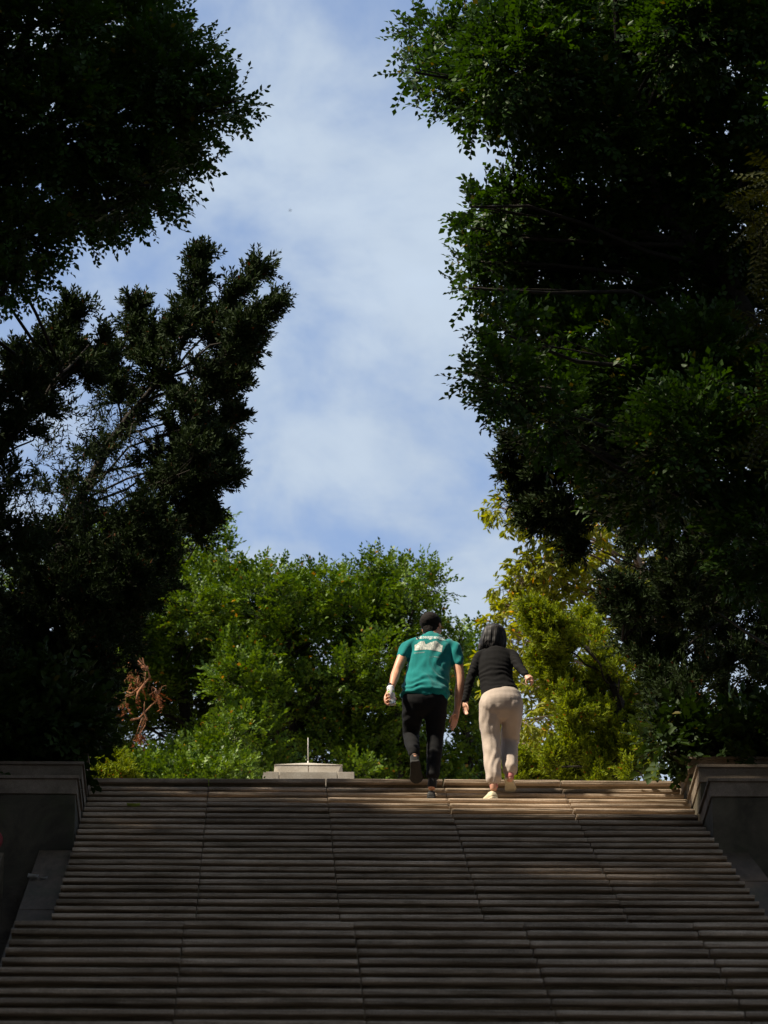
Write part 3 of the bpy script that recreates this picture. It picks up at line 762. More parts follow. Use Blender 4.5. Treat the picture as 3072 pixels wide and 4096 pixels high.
# junipers on the right
pl = [(560,462,492,440,14),(545,490,489,470,13),(560,500,506,492,12),(570,515,511,516,10),(600,525,546,524,10),(590,540,558,548,8),(620,470,540,450,16)]
cl = [(530,470,16),(560,475,24),(560,505,18),(590,490,28),(620,500,30),(650,520,36),(690,530,36),(620,450,26),(740,560,40),(700,600,40)]
pl = [(a+14, b, c+14, d, r) for a, b, c, d, r in pl]; cl = [(a + (14 if a < 640 else 0), b, r) for a, b, r in cl]
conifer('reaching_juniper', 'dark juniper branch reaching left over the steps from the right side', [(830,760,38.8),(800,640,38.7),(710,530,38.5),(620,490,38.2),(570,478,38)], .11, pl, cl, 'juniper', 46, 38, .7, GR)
pl = [(625,640,593,577,14),(620,640,598,596,12),(640,660,612,612,15),(650,690,622,650,12),(660,715,634,675,12),(670,600,650,540,20),(700,600,690,530,20)]
cl = [(622,618,16),(640,640,20),(650,670,20),(660,620,30),(690,650,36),(680,700,34),(660,712,16),(720,600,40),(740,680,40),(720,740,36),(750,620,40),(672,745,12),(690,760,14),(760,750,30),(800,640,50),(800,560,50),(800,730,50)]
pl = [(a+16, b, c+16, d, r) for a, b, c, d, r in pl]; cl = [(a + (16 if a < 690 else 0), b, r) for a, b, r in cl]
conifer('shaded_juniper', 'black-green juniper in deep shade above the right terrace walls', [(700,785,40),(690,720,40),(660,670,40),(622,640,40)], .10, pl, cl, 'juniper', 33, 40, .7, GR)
# lit juniper at the right
Q = lambda x, y: ((1800 + x * .7667) / 4, (1700 + y * .7667) / 4)
tips = [((420,960),(640,1180),22),((700,980),(760,1180),16),((455,1190),(620,1420),17),((790,1200),(860,1380),15),((750,1310),(760,1560),17),((620,1390),(660,1600),16),((890,1450),(900,1620),15),((650,1570),(660,1780),15),((990,1380),(1000,1560),15),((530,1690),(560,1830),12),((380,1740),(400,1840),13),((700,1640),(720,1830),15),((860,1330),(900,1500),12),((560,1260),(680,1440),12),((1040,1480),(1040,1700),14),((960,1600),(960,1830),15),((830,1560),(830,1800),15),((480,1080),(700,1240),16)]
pl = [(*Q(*b), *Q(*a), r) for a, b, r in tips] + [(575,800,578,762,9),(597,800,597,766,9),(615,800,612,762,9),(560,800,560,768,8)]
cl = [(*Q(740,1150), 10), (*Q(820,1210), 11), (*Q(880,1310), 12), (*Q(830,1510), 11), (*Q(780,1660), 12), (*Q(900,1680), 18), (*Q(980,1760), 16), (*Q(850,1800), 16), (*Q(640,1800), 12), (*Q(1050,1600), 14), (*Q(1060,1800), 16), (585,772,10), (605,776,10), (640,776,12), (655,770,10)]
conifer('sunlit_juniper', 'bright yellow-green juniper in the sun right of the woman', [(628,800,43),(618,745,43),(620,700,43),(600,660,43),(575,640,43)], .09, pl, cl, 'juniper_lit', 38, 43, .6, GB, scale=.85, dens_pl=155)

# sparse tree with yellowing drooping leaves behind it
cl = [(510,512,11),(500,508,9),(525,520,8),(540,540,14),(562,528,14),(585,545,14),(575,560,14),(545,565,14),(525,572,14),(510,588,11),(530,592,14),(558,585,14),(600,575,16),(600,520,16),(515,610,10),(545,610,12),(570,608,12),(500,628,11),(512,650,12),(490,668,8),(525,640,12),(535,690,12),(525,720,12),(515,745,10),(545,730,14),(560,750,12),(590,470,16),(615,455,16),(640,440,18),(610,500,16),(560,700,12),(580,650,14),(600,630,12),(520,770,10),(535,672,12),(640,560,20),(660,480,20),(505,690,9),(625,600,14)]
tree('yellowing_tree', 'open tree with yellowing drooping leaves between the woman and the dark right side', [(700,800,48),(680,700,48),(650,600,48),(630,540,48),(650,470,48)], .10, cl, 'yellow', 'yellow', 80, 48, 1.0, GB, up=-.1, limb_r=.05, bark='bark_pale', sub=4, shell=.2, scale=.9)

# ficus wall behind the plaza
A = poly_fill([(60,545),(150,520),(185,528),(212,560),(250,590),(265,640),(262,778),(70,790)], 30, 27)
A += [(150,690,24),(150,740,24),(130,700,20),(168,650,22),(190,700,24),(200,590,20),(225,620,22),(240,660,22),(190,620,24),(205,528,12),(212,548,12),(195,540,16),(215,522,6),(222,560,8),(100,790,26),(150,790,26),(200,795,26),(250,795,26),(20,600,30),(20,680,30)]
B = poly_fill([(225,616),(250,602),(265,596),(290,610),(340,607),(352,650),(350,790),(240,790)], 24, 24)
B += [(322,602,15),(338,596,11),(345,616,18),(318,580,7),(270,640,24),(290,620,24),(258,575,9),(245,583,12),(278,578,10),(290,590,9),(235,572,8),(312,586,8),(330,582,8),(345,578,8),(300,590,12),(300,795,24),(345,795,24)]
Cc = poly_fill([(345,606),(380,594),(430,600),(440,634),(445,790),(340,790)], 22, 24)
Cc += [(385,602,17),(378,586,11),(394,620,17),(402,592,14),(352,596,12),(362,586,8),(365,610,18),(392,745,20),(380,770,20),(400,700,22),(372,570,9),(382,562,6),(392,570,8),(425,574,9),(436,574,5),(435,590,9),(360,576,7),(408,578,8),(400,795,24),(440,795,24)]
Dd = poly_fill([(438,656),(460,650),(490,668),(500,710),(505,790),(435,790)], 15, 20)
Dd += [(448,632,6),(460,636,6),(474,640,6),(484,655,6),(492,675,7),(490,795,20),(540,800,20)]
kw = dict(kind='ficus_far', leafm='ficus_far', group=GB, up=.55, scale=1.0, shell=.72)
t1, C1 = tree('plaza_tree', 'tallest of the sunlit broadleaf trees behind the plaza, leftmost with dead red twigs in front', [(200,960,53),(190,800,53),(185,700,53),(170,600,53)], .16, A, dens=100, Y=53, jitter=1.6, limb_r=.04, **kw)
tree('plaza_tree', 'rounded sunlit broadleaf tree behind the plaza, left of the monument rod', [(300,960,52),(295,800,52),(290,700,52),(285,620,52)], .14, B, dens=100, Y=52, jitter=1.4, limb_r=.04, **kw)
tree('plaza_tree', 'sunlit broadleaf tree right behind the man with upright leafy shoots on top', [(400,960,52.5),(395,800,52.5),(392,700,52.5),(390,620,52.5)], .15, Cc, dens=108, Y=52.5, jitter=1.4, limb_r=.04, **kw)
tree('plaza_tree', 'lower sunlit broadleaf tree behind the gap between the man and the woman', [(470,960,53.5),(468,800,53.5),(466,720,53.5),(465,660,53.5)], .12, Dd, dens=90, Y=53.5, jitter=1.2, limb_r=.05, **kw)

# young shrub, yellow bush and low hedge at the head of the steps
cl = [(235,730,10),(228,736,10),(215,748,9),(222,752,12),(205,760,12),(235,762,12),(212,768,12),(225,775,12),(240,778,12),(200,780,12),(240,738,6),(246,732,5)]
tree('young_ficus', 'young shrub with glossy yellow-tipped leaves left of the monument', [(222,830,45),(222,770,45),(226,740,45)], .03, cl, 'ficus_far', 'ficus_far', 120, 45, .3, 'shrubs at the head of the steps', up=.4, scale=.75, limb_r=.015, cat='shrub')
pl = [(112,790,117,757,9),(104,790,104,765,8),(122,790,124,768,8),(98,790,96,772,6)]
conifer('yellow_bush', 'small yellow-green juniper bush beside the top left end of the steps', [(110,815,41),(110,785,41)], .03, pl, [(110,785,9)], 'juniper_lit', 110, 41, .2, 'shrubs at the head of the steps', scale=.7, dens_pl=260, cat='shrub')
cl = [(126 + i * 10.3 + NR.uniform(-3, 3), 779 - NR.uniform(0, 7), NR.uniform(7, 11)) for i in range(12)] + [(126 + i * 10.3, 796, 12) for i in range(12)]
tree('low_hedge', 'low leafy hedge just over the top step on the left', [(190,850,44),(190,800,44)], .03, cl, 'ficus_far', 'ficus_far', 120, 44, .3, 'shrubs at the head of the steps', up=.5, scale=.8, limb_r=.012, cat='hedge')
pl = [(525,800,522,757,9),(515,800,512,766,7),(535,800,538,764,8)]
conifer('small_juniper', 'small bright juniper bush beside the woman and the top step', [(524,830,43),(524,790,43)], .03, pl, [(524,786,9)], 'juniper_lit', 110, 43, .2, 'shrubs at the head of the steps', scale=.7, dens_pl=240, cat='shrub')

# large-leaved dark shrubs on the terraces
cl = [(20,700,22),(50,690,22),(80,720,18),(35,735,22),(65,750,14),(10,750,22),(45,765,10),(55,720,20),(30,765,9),(-20,720,30),(-20,770,20)]
tree('terrace_shrub', 'dark shrub with large rounded leaves spilling over the left terrace walls', [(30,810,36.4),(35,760,36.4),(45,720,36.4)], .04, cl, 'shrub', 'shrub', 60, 36.4, .5, 'shrubs on the terraces', up=.1, limb_r=.02, cat='shrub')
cl = [(670,740,14),(690,735,16),(680,760,9),(705,750,16),(725,745,18),(745,740,18),(760,765,10),(765,740,20),(715,765,10),(738,772,8),(668,752,8),(668,725,12),(800,740,30)]
tree('terrace_shrub', 'dark ivy-like shrub trailing over the right terrace walls beside the top steps', [(715,800,37.3),(712,765,37.3),(705,745,37.3)], .04, cl, 'shrub', 'shrub', 62, 37.2, .4, 'shrubs on the terraces', up=-.1, limb_r=.02, cat='shrub')

# ------------------------------------------------------------------ unseen trees added beside the stairway to block sun and sky
def coarse_tree(seed):
    blobs = [((.8, 0, 9), 4.3), ((3.6, 1.4, 12.0), 3.2), ((3.2, -2.6, 11.8), 3.2), ((-1, 2.8, 6.2), 3.5), ((-1, -2.8, 6.2), 3.5), ((-.3, 0, 3.4), 2.8)]
    t = empty('unseen_shade_tree', (0, 0, 0))
    P, D, C = [], [], []
    for (o, r) in blobs:
        o = np.array(o) + NR.normal(0, .3, 3); n = int(105 * r * r); u = NR.normal(0, 1, (n, 3)); u /= np.linalg.norm(u, axis=1, keepdims=True)
        P.append(o + u * (r * NR.uniform(.3, 1, n) ** .6)[:, None]); D.append(u + NR.normal(0, .5, (n, 3))); C.append((o, r))
    mb = MB(); b, e = Vector((0, 0, -.3)), Vector((.8, 0, 9.5))
    pts = [b.lerp(e, f / 5) + Vector(NR.normal(0, .08, 3)) for f in range(6)]; pts[0] = b
    mb.tube(pts, [.28, .23, .19, .16, .12, .08], 10); limbs(mb, pts[2:], C, .09, sub=3)
    link('trunk', mb.mesh('trunk', M['bark'], smooth=True), t)
    link('crown', foliage_mesh('crown', 'coarse', np.concatenate(P), np.concatenate(D), 1.35, [M['ficus'], M['bark']]), t)
    return t
protos = [coarse_tree(0), coarse_tree(1)]
spots = []
for i, (y, lab) in enumerate(((27.6, 'level with the landing'), (23.5, 'just below the landing'), (16.5, 'half way down the lower steps'), (9.5, 'near the foot of the steps'), (2.5, 'beside the viewpoint'), (-5, 'behind the viewpoint'))):
    for sd_ in ((-1, 1) if i in (0, 3) else (-1,)):
        x = sd_ * (11.0 if y > 20 else 8.3); spots.append((x, y, 0 if sd_ < 0 else math.pi, 'unseen shade tree on the %s of the steps, %s' % (words[sd_], lab)))
spots += [(-12.5, 27.0, 0.1, 'unseen shade tree on the left slope beside the terrace walls'), (-9.0, 20.0, 0.2, 'unseen shade tree filling the gap on the left of the lower steps'), (-10.6, 26.2, R(180), 'unseen shade tree on the left, just above the landing')]
for y, lab in ((35, 'beside the upper steps'), (28.5, 'beside the landing'), (21, 'below the landing'), (13.5, 'half way down'), (6, 'beside the foot of the steps')):
    spots.append((-15.5, y, R(180), 'taller unseen shade tree, second row on the left, ' + lab))
for i, (x, y, a, lab) in enumerate(spots):
    if i < 2: t = protos[i]
    else:
        pr_ = protos[i % 2]; t = pr_.copy(); COL.objects.link(t)
        for ch in pr_.children:
            c = ch.copy(); COL.objects.link(c); c.parent = t
    t.location = (x, y, terrain_z(x, y)); t.rotation_euler = (0, 0, a + NR.uniform(-.25, .25))
    t.scale = (1.3,) * 3 if x < -13 else ((1.15,) * 3 if x < 0 else (1, 1, 1))
    tag(t, lab, 'tree', 'unseen trees added to shade the steps')

# ------------------------------------------------------------------ people
from mathutils import noise as mnoise
def nz(p, s=1.0, seed=0.0): return mnoise.noise(Vector((p[0]*s + seed, p[1]*s - seed, p[2]*s + 2*seed)))
def skinmat(name, col, rough=0.55):
    m, t, b = mat(name)
    tc = N(t, 'ShaderNodeTexCoord'); n = N(t, 'ShaderNodeTexNoise', i_Scale=14.0, i_Detail=5.0); t.links.new(tc.outputs['Object'], n.inputs['Vector'])
    r = N(t, 'ShaderNodeValToRGB'); t.links.new(n.outputs[0], r.inputs[0])
    r.color_ramp.elements[0].position = .35; r.color_ramp.elements[0].color = (col[0]*.86, col[1]*.78, col[2]*.75, 1)
    r.color_ramp.elements[1].position = .65; r.color_ramp.elements[1].color = (*col, 1)
    t.links.new(r.outputs[0], b.inputs['Base Color']); b.inputs['Roughness'].default_value = rough
    b.inputs['Subsurface Weight'].default_value = 0.12; b.inputs['Subsurface Radius'].default_value = (.01, .004, .002)
    return m
def cloth(name, col, var=.12, weave=900, rough=.9, sheen=.15, heather=0):
    m, t, b = mat(name)
    tc = N(t, 'ShaderNodeTexCoord'); n = N(t, 'ShaderNodeTexNoise', i_Scale=weave, i_Detail=2.0); t.links.new(tc.outputs['Object'], n.inputs['Vector'])
    n2 = N(t, 'ShaderNodeTexNoise', i_Scale=9.0, i_Detail=4.0); t.links.new(tc.outputs['Object'], n2.inputs['Vector'])
    ad = N(t, 'ShaderNodeMath', operation='ADD'); t.links.new(n.outputs[0], ad.inputs[0]); t.links.new(n2.outputs[0], ad.inputs[1])
    r = N(t, 'ShaderNodeMapRange'); t.links.new(ad.outputs[0], r.inputs[0]); r.inputs[1].default_value = .7; r.inputs[2].default_value = 1.3; r.inputs[3].default_value = 1 - var - heather; r.inputs[4].default_value = 1 + var
    mu = N(t, 'ShaderNodeMix', data_type='RGBA', blend_type='MULTIPLY'); mu.inputs['Factor'].default_value = 1
    mu.inputs['A'].default_value = (*col, 1); t.links.new(r.outputs[0], mu.inputs['B']); t.links.new(mu.outputs['Result'], b.inputs['Base Color'])
    b.inputs['Roughness'].default_value = rough; b.inputs['Sheen Weight'].default_value = sheen; b.inputs['Specular IOR Level'].default_value = .15
    bp = N(t, 'ShaderNodeBump', i_Strength=.25, i_Distance=.002); t.links.new(n.outputs[0], bp.inputs['Height']); t.links.new(bp.outputs[0], b.inputs['Normal'])
    return m
M['skin_m'] = skinmat('tanned_skin', (0.58, 0.29, 0.175)); M['skin_w'] = skinmat('light_skin', (0.58, 0.32, 0.22))
M['teal'] = cloth('teal_jersey', (0.001, 0.155, 0.152)); M['black_twill'] = cloth('black_twill', (0.006, 0.006, 0.007), .2, sheen=0)
M['black_knit'] = cloth('black_knit', (0.006, 0.0055, 0.006), .2, sheen=.0); M['beige'] = cloth('beige_fleece', (0.43, 0.352, 0.30), .07, 700, heather=.05)
M['hair'] = simple('dark_hair', (0.012, 0.009, 0.008), .8, .4, 140, .12, bump=.004); M['hair_w'] = simple('black_hair', (0.016, 0.014, 0.015), .52, .4, 70, .25)
M['sock'] = cloth('black_sock', (.012, .012, .013)); M['pink'] = cloth('pink_lining', (.45, .16, .15))
M['shoe_b'] = simple('black_shoe', (.014, .013, .013), .7, .3, 60); M['sole_b'] = simple('black_sole', (.02, .018, .016), .85, .3, 40, bump=.004)
M['shoe_c'] = simple('cream_shoe', (.56, .49, .34), .8, .12, 60); M['sole_c'] = simple('cream_sole', (.58, .51, .37), .75, .12, 50)
M['eye'] = simple('eye', (.7, .68, .64), .2); M['lens'] = simple('lens', (.62, .66, .70), .1, spec=.8); M['frame'] = simple('spectacle_frame', (.03, .03, .035), .35)
M['print_w'] = simple('white_print', (.62, .66, .64), .8); M['print_l'] = simple('faint_print', (.16, .30, .29), .8)

YR = TOP_Y - 3 * RUN + .055
def J(cx, cy, dy=0.0): return at((1450 + cx * .4822) / 4, (2400 + cy * .4822) / 4, YR + dy)
U = .4822 / 4 / (FPX / 39.7)        # metres per crop pixel at the people
class Body(MB):
    def limb(s, pts, rad, side=(1, 0, 0), n=14):
        """tapered elliptical limb with rounded ends; rad: r or (across, deep)"""
        pts = [Vector(p) for p in pts]; rad = [(r, r) if not hasattr(r, '__len__') else r for r in rad]
        # smooth the path (Catmull-Rom, 3 sub-steps)
        P, Q = [], []
        for i in range(len(pts) - 1):
            p0, p1, p2, p3 = pts[max(i-1, 0)], pts[i], pts[i+1], pts[min(i+2, len(pts)-1)]
            for t in (0, .34, .67):
                P.append(.5 * ((2*p1) + (p2-p0)*t + (2*p0-5*p1+4*p2-p3)*t*t + (3*p1-p0-3*p2+p3)*t**3))
                e = t * t * (3 - 2 * t); Q.append(tuple(rad[i][k]*(1-e) + rad[i+1][k]*e for k in (0, 1)))
        P.append(pts[-1]); Q.append(rad[-1])
        t0 = (P[0]-P[1]).normalized(); t1 = (P[-1]-P[-2]).normalized()
        m0, m1 = min(Q[0]), min(Q[-1])
        P = [P[0] + t0*m0*.62, P[0] + t0*m0*.36] + P + [P[-1] + t1*m1*.36, P[-1] + t1*m1*.62]
        Q = [tuple(.42*q for q in Q[0]), tuple(.82*q for q in Q[0])] + Q + [tuple(.82*q for q in Q[-1]), tuple(.42*q for q in Q[-1])]
        base = []; sd_ = Vector(side)
        for i, p in enumerate(P):
            t = (P[min(i+1, len(P)-1)] - P[max(i-1, 0)]).normalized()
            a = (sd_ - t * sd_.dot(t)).normalized(); b = t.cross(a)
            base += [p + a*(math.cos(2*math.pi*j/n)*Q[i][0]) + b*(math.sin(2*math.pi*j/n)*Q[i][1]) for j in range(n)]
        k = len(P)
        fs = [(i*n+j, i*n+(j+1) % n, (i+1)*n+(j+1) % n, (i+1)*n+j) for i in range(k-1) for j in range(n)] + [tuple(range(n))[::-1], tuple(range((k-1)*n, k*n))]
        s.add(base, fs)
    def ball(s, c, r, fr=None, n=14):
        """ellipsoid; fr = (right, forward, up) axes"""
        c = Vector(c); fr = fr or (Vector((1,0,0)), Vector((0,1,0)), Vector((0,0,1)))
        r = r if hasattr(r, '__len__') else (r, r, r); vs_ = [c + fr[2]*r[2]]
        for i in range(1, n):
            th = math.pi * i / n
            vs_ += [c + fr[0]*(r[0]*math.sin(th)*math.cos(2*math.pi*j/n)) + fr[1]*(r[1]*math.sin(th)*math.sin(2*math.pi*j/n)) + fr[2]*(r[2]*math.cos(th)) for j in range(n)]
        vs_.append(c - fr[2]*r[2]); last = len(vs_) - 1
        fs = [(0, 1 + j, 1 + (j+1) % n) for j in range(n)]
        for i in range(n - 2): fs += [(1+i*n+j, 1+(i+1)*n+j, 1+(i+1)*n+(j+1) % n, 1+i*n+(j+1) % n) for j in range(n)]
        fs += [(last, 1+(n-2)*n+(j+1) % n, 1+(n-2)*n+j) for j in range(n)]
        s.add(vs_, fs)
    def fuse(s, name, mt, voxel=.006, smooth=4, disp=None, fac=.5, keep=1.0):
        """one continuous skin over all the pieces"""
        me = s.mesh(name + '_raw', mt); o = bpy.data.objects.new('tmp', me); COL.objects.link(o)
        rm = o.modifiers.new('r', 'REMESH'); rm.mode = 'VOXEL'; rm.voxel_size = voxel; rm.use_smooth_shade = True
        sm = o.modifiers.new('s', 'SMOOTH'); sm.factor = fac; sm.iterations = smooth
        if keep < 1: dc = o.modifiers.new('d', 'DECIMATE'); dc.ratio = keep
        dg = bpy.context.evaluated_depsgraph_get(); dg.update()
        out_ = bpy.data.meshes.new_from_object(o.evaluated_get(dg)); out_.name = name
        bpy.data.objects.remove(o); bpy.data.meshes.remove(me)
        if disp:
            nrm = [v.normal.copy() for v in out_.vertices]
            for v, n_ in zip(out_.vertices, nrm): v.co += n_ * disp(v.co, n_)
        if not out_.materials: out_.materials.append(mt)
        out_.polygons.foreach_set('use_smooth', [True] * len(out_.polygons)); out_.update()
        return out_
def finger(b, root, pts, r0=.0085):
    b.limb([root] + pts, [r0 * 1.1] + [r0 * (1 - .12 * i) for i in range(len(pts))], n=8)
def head_frame(yaw, pitch, roll):
    m = Matrix.Rotation(-yaw, 3, 'Z') @ Matrix.Rotation(pitch, 3, 'X') @ Matrix.Rotation(roll, 3, 'Y')
    return [m @ Vector(v) for v in ((1,0,0), (0,1,0), (0,0,1))]
def add_head(b, c, fr, k=1.0):
    q = lambda x, y, z: c + (fr[0]*x + fr[1]*y + fr[2]*z) * k
    b.ball(q(0, -.008, .035), (.075*k, .096*k, .084*k), fr); b.ball(q(0, .032, -.035), (.059*k, .06*k, .074*k), fr)
    b.ball(q(0, .066, -.09), (.027*k, .024*k, .021*k), fr, 10)
    b.limb([q(0, .094, .018), q(0, .108, -.012), q(0, .109, -.026)], [.009*k, .012*k, .015*k], n=8)
    b.ball(q(0, .077, .03), (.05*k, .02*k, .012*k), fr, 10); b.ball(q(0, .089, -.055), (.023*k, .011*k, .006*k), fr, 10); b.ball(q(0, .088, -.066), (.019*k, .011*k, .007*k), fr, 10)
    for s in (-1, 1):
        b.ball(q(s*.079, -.004, -.006), (.008*k, .019*k, .032*k), fr, 10)
        b.ball(q(s*.04, .058, -.02), (.024*k, .024*k, .022*k), fr, 10)
    return q
def eyes(q, fr, parent, k):
    for s in (-1, 1):
        e = Body(); e.ball(q(s*.031, .0795, .006), .0125*k, fr, 10); o = world_child('eye', e.mesh('eye', M['eye'], smooth=True), parent)
        e = Body(); e.ball(q(s*.031, .0895, .006), .0055*k, fr, 8); world_child('pupil', e.mesh('pupil', M['hair'], smooth=True), o)
def shoe(heel, toe, up, mu_, ms_, parent, k=1.0, wide=1.0):
    d = (toe - heel); ln = d.length; d.normalize(); up = (up - d * up.dot(d)).normalized(); sd_ = d.cross(up)
    prof = [(0, .026, .050), (.04, .034, .078), (.14, .037, .098), (.30, .036, .105), (.42, .037, .088), (.58, .043, .066), (.74, .047, .05), (.88, .042, .04), (.97, .028, .03), (1.0, .012, .022)]
    def ring(f, w, z0, z1, n=14):
        r = []
        for j in range(n):
            a = 2 * math.pi * j / n; x = math.copysign(abs(math.cos(a)) ** .75, math.cos(a)) * w * wide
            z = (z0 + z1) / 2 + math.copysign(abs(math.sin(a)) ** .7, math.sin(a)) * (z1 - z0) / 2
            if z > .05 * k: x *= 1 - .35 * (z - .05 * k) / (.06 * k)
            r.append(heel + d * (f * ln) + sd_ * x * k + up * z)
        return r
    def loft(rows, name, mt, par, dsp=None):
        mb = Body(); n = len(rows[0]); k_ = len(rows)
        mb.add([p for r in rows for p in r], [(i*n+j, i*n+(j+1) % n, (i+1)*n+(j+1) % n, (i+1)*n+j) for i in range(k_-1) for j in range(n)] + [tuple(range(n))[::-1], tuple(range((k_-1)*n, k_*n))])
        return world_child(name, mb.fuse(name, mt, .0055, 3, dsp), par)
    u = loft([ring(f, w, .012 * k, h * k) for f, w, h in prof], 'shoe', mu_, parent, lambda p, n_: .0012 * nz(p, 60))
    s = loft([ring(f if 0 < f < 1 else (-.02 if f == 0 else 1.02), w * 1.10 + .002, 0, (.030 if f < .5 else .024) * k) for f, w, h in prof], 'sole', ms_, u, lambda p, n_: -.0022 * max(0, math.sin((p - heel).dot(d) * 420)) * (1 if n_.dot(up) < -.5 else 0))
    return u

# ---- the man
man = empty('person', J(560, 1636, .1), 'man in a teal printed T-shirt and black trousers holding a water bottle', 'person', 'the two people climbing the steps')
HM = head_frame(R(26), R(-6), R(-9)); hc = J(573, 228, .33); km = 1.10
b = Body()
qm = add_head(b, hc, HM, km)
b.limb([hc - HM[2]*.03 - HM[1]*.02, J(580, 285, .295), J(575, 345, .27)], [(.064, .066), (.066, .062), (.075, .07)])
b.limb([J(573, 340, .27), J(566, 450, .24), J(548, 600, .18), J(522, 760, .14), J(515, 850, .13)], [(.075, .05), (.155, .085), (.155, .09), (.16, .095), (.16, .09)])
sl, el, wl = J(365, 395, .25), J(282, 590, .13), J(246, 712, .0)
sr, er, wr = J(772, 405, .25), J(812, 660, .19), J(786, 905, .20)
b.limb([J(450, 385, .25), sl, sl.lerp(el, .5), el, el.lerp(wl, .35), wl], [.045, .048, .049, .041, .044, .0275])
b.limb([J(690, 395, .25), sr, sr.lerp(er, .5), er, er.lerp(wr, .35), wr], [.045, .048, .049, .041, .044, .0275])
b.limb([J(430, 860, .13), J(408, 1000, .21), J(402, 1130, .27), J(420, 1210, .13), J(431, 1290, .015), J(433, 1345, -.01)], [.075, .065, .052, .048, .036, .034])
b.limb([J(600, 860, .13), J(603, 1150, .17), J(592, 1300, .11), J(581, 1480, .06), J(574, 1560, .05)], [.075, .052, .048, .036, .034])
# left hand round the bottle
bb, bt = J(252, 868, -.115), J(229, 716, -.10)          # bottle axis, bottom and shoulder
BA = (bt - bb).normalized(); bl_ = (bt - bb).length; BR = .0325
bx = (Vector((1, 0, 0)) - BA * BA.x).normalized(); by = BA.cross(bx)
def onb(th, f, r): return bb + BA * (bl_ * f) + bx * (math.cos(R(th)) * r) + by * (math.sin(R(th)) * r)
palm = onb(135, .40, BR + .020)
b.limb([wl, wl.lerp(palm, .5) + Vector((0, .004, 0)), palm, onb(140, .12, BR + .016)], [(.029, .022), (.036, .018), (.042, .017), (.036, .014)], side=(1, .6, 0))
for i, (f, ex) in enumerate(((.54, 0), (.38, 6), (.22, 3), (.03, -14))):
    r = BR + .0085
    finger(b, onb(142, f * .9 + .04, BR + .014), [onb(172, f + .03, r + .006), onb(204, f + .015, r + .003), onb(236 + ex, f, r)], .0088 if i < 3 else .0076)
finger(b, onb(105, .62, BR + .02), [onb(70, .52, BR + .014), onb(35, .38, BR + .010), onb(8, .28, BR + .009)], .0098)
# right hand hanging, fingers half curled
pr_ = J(764, 985, .205)
b.limb([wr, wr.lerp(pr_, .5), pr_], [(.028, .021), (.038, .019), (.041, .016)], side=(.85, -.5, 0))
for i, (x, y, dy, ln) in enumerate(((742, 985, .175, 1.0), (754, 1000, .185, 1.06), (768, 1004, .20, 1.0), (783, 998, .22, .82))):
    finger(b, J(x + 6, y - 16, dy + .01), [J(x - 2, y + 26 * ln, dy), J(x - 10, y + 54 * ln, dy - .012), J(x - 17, y + 74 * ln, dy - .03)], .0088 - .0006 * (i == 3))
finger(b, J(765, 945, .18), [J(742, 962, .155), J(727, 985, .145), J(722, 1014, .15)], .0095)
world_child('body', b.fuse('body', M['skin_m'], .0048, 3, keep=.28), man)
eyes(qm, HM, man, km)
# hair: short crop
def hair_cap(q, fr, k, mt, c, line, thick, par, rough):
    mb = MB(); n, m_ = 56, 36; vs_ = []
    for i in range(m_ + 1):
        th = math.pi * i / m_
        for j in range(n):
            ph = 2 * math.pi * j / n
            d = Vector((math.sin(th) * math.cos(ph), math.sin(th) * math.sin(ph), math.cos(th)))
            z = .035 + .084 * d.z; y = -.008 + .096 * d.y
            hl = line(y, d.x) + .016 * nz(d, 9, 5)
            t = thick(d, z) if z > hl else -.012
            p = Vector((.075 * d.x, -.008 + .096 * d.y, .035 + .084 * d.z)) + d * (t + (rough * nz(d, 22, 3) if z > hl else 0))
            vs_.append(q(*p))
    fs = [(i*n+j, (i+1)*n+j, (i+1)*n+(j+1) % n, i*n+(j+1) % n) for i in range(m_) for j in range(n)]
    mb.add(vs_, fs)
    return world_child('hair', mb.mesh('hair', mt, smooth=True), par)
hair_cap(qm, HM, km, M['hair'], hc, lambda y, x: (.075 if y > .05 else (.0 + y * 1.2 if y > .012 else (-.03 + (y + .02) * .9 if y > -.03 else -.088 + .012 * abs(x)))) , lambda d, z: .002 + .014 * max(0, min(1, (z + .06) / .11)), man, .004)
b = Body(); b.limb([qm(0, -.034, -.015), qm(0, -.030, -.05), qm(0, -.026, -.078)], [(.066*km, .060*km), (.060*km, .060*km), (.050*km, .054*km)]); world_child('nape_hair', b.fuse('nape_hair', M['hair'], .005, 3, lambda p, n_: .002 * nz(p, 60)), man)
# spectacles
g_ = MB()
for s in (-1, 1):
    ring = [qm(s*.033 + .023*math.cos(a), .099 - .004*abs(math.cos(a)), .004 + .019*math.sin(a)) for a in [i*math.pi/8 for i in range(17)]]
    g_.tube(ring, .0016, 6); g_.tube([qm(s*.056, .096, .010), qm(s*.078, .05, .011), qm(s*.083, -.004, .012), qm(s*.082, -.02, -.004)], .0018, 6)
g_.tube([qm(-.010, .104, .008), qm(.010, .104, .008)], .0016, 6)
gl = world_child('glasses', g_.mesh('glasses', M['frame'], smooth=True), man)
for s in (-1, 1):
    e = Body(); e.ball(qm(s*.033, .098, .004), (.022*km, .002, .018*km), HM, 10); world_child('lens', e.mesh('lens', M['lens'], smooth=True), gl)
